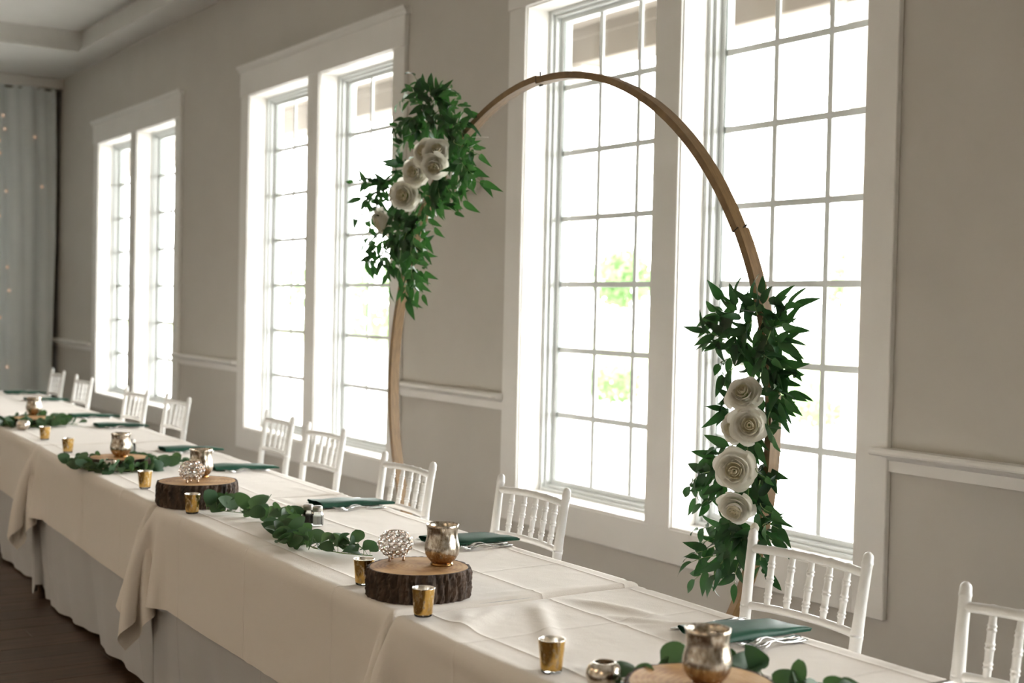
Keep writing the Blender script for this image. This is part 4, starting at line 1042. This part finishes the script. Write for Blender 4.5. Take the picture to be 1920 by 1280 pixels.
# eucalyptus: stems along a path with round leaves standing off it
def garland(label, paths, n, seed, h, lift=0.6, hole=None, smax=1.1):
    r = random.Random(seed)
    p0 = paths[0][0]
    t = thing('eucalyptus_garland', label, 'garland', (p0[0], p0[1], TT), group='eucalyptus greenery')
    O = Vector((p0[0], p0[1], TT))
    lens = [sum((Vector(q) - Vector(p)).length for p, q in zip(pa, pa[1:])) for pa in paths]
    for pa, ln_ in zip(paths, lens):
        pts = [Vector(p) - O for p in pa]
        # smooth polyline
        def at(u):
            f_ = u * (len(pts) - 1); k = min(len(pts) - 2, int(f_)); return pts[k].lerp(pts[k + 1], f_ - k)
        fine = [at(k / 24) for k in range(25)]
        sm = MB().tube([p + Vector((0, 0, 0.004)) for p in fine], 0.0016, 5)
        m_ = max(6, int(n * ln_ / sum(lens)))
        for i in range(m_):
            u = (i + r.random()) / m_
            q = at(min(u, 0.999)) ; d = (at(min(1, u + 0.03)) - at(max(0, u - 0.03))).normalized()
            an = r.uniform(-2.4, 2.4)
            hd = Vector((d.x * math.cos(an) - d.y * math.sin(an), d.x * math.sin(an) + d.y * math.cos(an), 0))
            ld = (hd + Vector((0, 0, r.uniform(-0.1, lift)))).normalized()
            zz = r.uniform(0.006, h)
            base = q + Vector((r.gauss(0, 0.012), r.gauss(0, 0.012), zz))
            nl = Vector((r.gauss(0.4, 0.6), r.gauss(-0.6, 0.6), r.uniform(0.3, 1.0)))
            sc_ = r.uniform(0.75, smax)
            tip = base + ld * 0.055 * sc_
            if tip.z < 0.004: ld.z += (0.006 - tip.z) / 0.055; ld.normalize()
            if hole and ((O + base).xy - Vector(hole[:2])).length < hole[2] and zz < hole[3]:
                continue
            obj('leaf', r.choice(EUCA), t, mtx=frame(base, ld, nl) @ Matrix.Scale(sc_, 4))
            sm.tube([q + Vector((0, 0, 0.004)), base.lerp(q, 0.4) + Vector((0, 0, 0.004)), base], 0.0009, 4, caps=False)
        tag(build('stem', sm, 'stem', t), kind='stuff')
z = TT + 0.006
garland('long eucalyptus garland winding between the two thick wood slices', [[(-4.40, 1.61, z), (-4.33, 1.655, z), (-4.20, 1.73, z), (-4.05, 1.755, z), (-3.90, 1.70, z), (-3.74, 1.655, z), (-3.57, 1.635, z), (-3.46, 1.675, z), (-3.39, 1.735, z)], [(-3.95, 1.72, z), (-3.80, 1.64, z), (-3.62, 1.58, z)]], 112, 3, 0.035, 0.9, None, 1.25)
def ring_path(c, R_, a0, a1, n=12): return [(c[0] + R_ * math.cos(a0 + (a1 - a0) * k / n), c[1] + R_ * math.sin(a0 + (a1 - a0) * k / n), z) for k in range(n + 1)]
garland('eucalyptus wreath round the thin wood slice on the third table', [ring_path(S3, 0.165, -2.9, 1.3), ring_path(S3, 0.19, -2.2, 0.6), ring_path(S3, 0.15, 1.3, 3.2), [(-5.62, 1.86, z), (-5.66, 1.94, z), (-5.70, 2.00, z)]], 105, 4, 0.03, 0.5, (*S3, 0.13, 0.05))
garland('eucalyptus wreath round the thin wood slice on the far table', [ring_path(S4, 0.165, -2.9, 1.3), ring_path(S4, 0.19, -2.0, 0.8), ring_path(S4, 0.16, 1.3, 3.2), [(-7.68, 1.95, z), (-7.62, 2.03, z)]], 100, 5, 0.035, 0.6, (*S4, 0.13, 0.05))
z = TT - 0.005
garland('eucalyptus round the wood slice at the bottom edge of the photo', [[(-2.00, 1.63, z), (-2.005, 1.70, z), (-1.98, 1.76, z), (-1.93, 1.80, z)], [(-1.93, 1.80, z), (-1.86, 1.86, z), (-1.78, 1.87, z), (-1.70, 1.86, z)], [(-1.98, 1.55, z), (-2.0, 1.60, z)]], 34, 9, 0.045, 0.9, (*S0, 0.14, 0.06), 1.25)

# ------------------------------------------------------------------ place settings
def napkin_mesh(seed):
    r = random.Random(seed)
    sec = [(0.055, 0.0035), (0.02, 0.003), (-0.03, 0.003), (-0.058, 0.0035), (-0.0655, 0.008), (-0.066, 0.014), (-0.059, 0.019), (-0.03, 0.0205), (0.01, 0.0215), (0.045, 0.021), (0.060, 0.017), (0.065, 0.010), (0.064, 0.004)]
    G = []
    n = 14
    for k in range(n + 1):
        t_ = k / n; y = -0.135 + 0.27 * t_
        q = 1 - 0.5 * t_ ** 3
        row = []
        for (x, z_) in sec:
            row.append((x + 0.02 * (t_ - 0.5) * (z_ > 0.012), y + 0.012 * (x / 0.06) * t_, max(0.002, z_ * q + 0.0015 * math.sin(11 * t_ + x * 60 + seed) * (z_ > 0.012))))
        G.append(row)
    me = MB().grid(G).mesh('napkin', 'napkin')
    return me
NAP = [napkin_mesh(k) for k in (0, 2)]
def flat(outline, zf, th):
    """outline: list of (y, half width); zf height profile"""
    V = []; F = []
    for (y, w_) in outline:
        z_ = zf(y); V += [(-w_, y, z_), (w_, y, z_), (w_, y, z_ + th), (-w_, y, z_ + th)]
    n = len(outline)
    for i in range(n - 1):
        for q in range(4): F.append((i * 4 + q, i * 4 + (q + 1) % 4, (i + 1) * 4 + (q + 1) % 4, (i + 1) * 4 + q))
    F += [(3, 2, 1, 0), tuple((n - 1) * 4 + q for q in range(4))]
    return V, F
def fork_mesh():
    zf = lambda y: 0.0015 + 0.011 * math.exp(-((y + 0.012) / 0.028) ** 2) + 0.006 * max(0, (-y - 0.055) / 0.04) ** 1.5 + 0.004 * max(0, (y - 0.02) / 0.08) * 0.4
    mb = MB()
    mb.add(*flat([(0.095, 0.004), (0.092, 0.0095), (0.075, 0.0100), (0.05, 0.0070), (0.02, 0.0042), (-0.005, 0.0032), (-0.022, 0.0045), (-0.034, 0.0105), (-0.046, 0.0120), (-0.054, 0.0122)], zf, 0.0022), True)
    for k in range(4):
        x = -0.0097 + 0.00647 * k
        V, F = flat([(-0.053, 0.0022), (-0.075, 0.0018), (-0.096, 0.0009)], zf, 0.0018)
        mb.add([(a + x, b, c) for a, b, c in V], F, True)
    return mb.mesh('fork', 'steel')
def knife_meshes():
    h = MB().add(*flat([(0.112, 0.004), (0.108, 0.0085), (0.07, 0.0080), (0.03, 0.0062), (0.018, 0.0055)], lambda y: 0.0005, 0.006), True)
    b = MB().add(*flat([(0.018, 0.0050), (-0.02, 0.0095), (-0.06, 0.0105), (-0.09, 0.0085), (-0.108, 0.0030)], lambda y: 0.0018, 0.0014), True)
    return h.mesh('handle', 'steel'), b.mesh('blade', 'steel')
FK = fork_mesh(); KH, KB = knife_meshes()
def setting(i, x, y, rz, dz, where, forks=True, knife=True):
    """napkin centre x, y"""
    cs, sn_ = math.cos(rz), math.sin(rz)
    def at(dx, dy): return (x + dx * cs - dy * sn_, y + dx * sn_ + dy * cs, TT + dz)
    tag(obj('napkin', NAP[i % 2], None, at(0, 0), (0, 0, rz)), f'folded dark green napkin {where}', 'napkin', 'green napkins')
    if forks:
        for k, dx in enumerate((0.090, 0.122)):
            tag(obj('fork', FK, None, at(dx, -0.01 - 0.006 * k), (0, 0, rz + random.uniform(-0.06, 0.06))), f'steel fork {"next to" if k == 0 else "outermost beside"} the napkin {where}', 'fork', 'forks of the place settings')
    if knife:
        t = thing('table_knife', f'steel knife beyond the napkin {where}', 'knife', at(-0.10, -0.02), rz + random.uniform(-0.05, 0.05), 'knives of the place settings')
        obj('handle', KH, t); obj('blade', KB, t)
setting(0, -2.250, 2.105, 0.0, -0.006, 'before the chair by the lower flower swag')
setting(1, -3.515, 2.130, 0.02, 0, 'behind the middle wood slice\'s hurricane')
setting(2, -4.345, 2.130, 0.0, 0, 'before the chair at the arch\'s left foot')
setting(3, -5.475, 2.160, -0.04, 0, 'at the right end of the third table')
setting(4, -6.235, 2.195, -0.04, 0, 'at the left end of the third table')
setting(5, -7.540, 2.245, -0.04, 0, 'at the right end of the fourth table')
setting(6, -8.200, 2.275, -0.04, 0, 'at the left end of the fourth table')
setting(7, -9.600, 2.330, -0.04, 0, 'before the second chair from the drape')
setting(8, -10.32, 2.350, -0.04, 0, 'before the farthest chair')
setting(9, -1.640, 2.100, 0.0, -0.006, 'at the bottom right corner of the photo', forks=False)
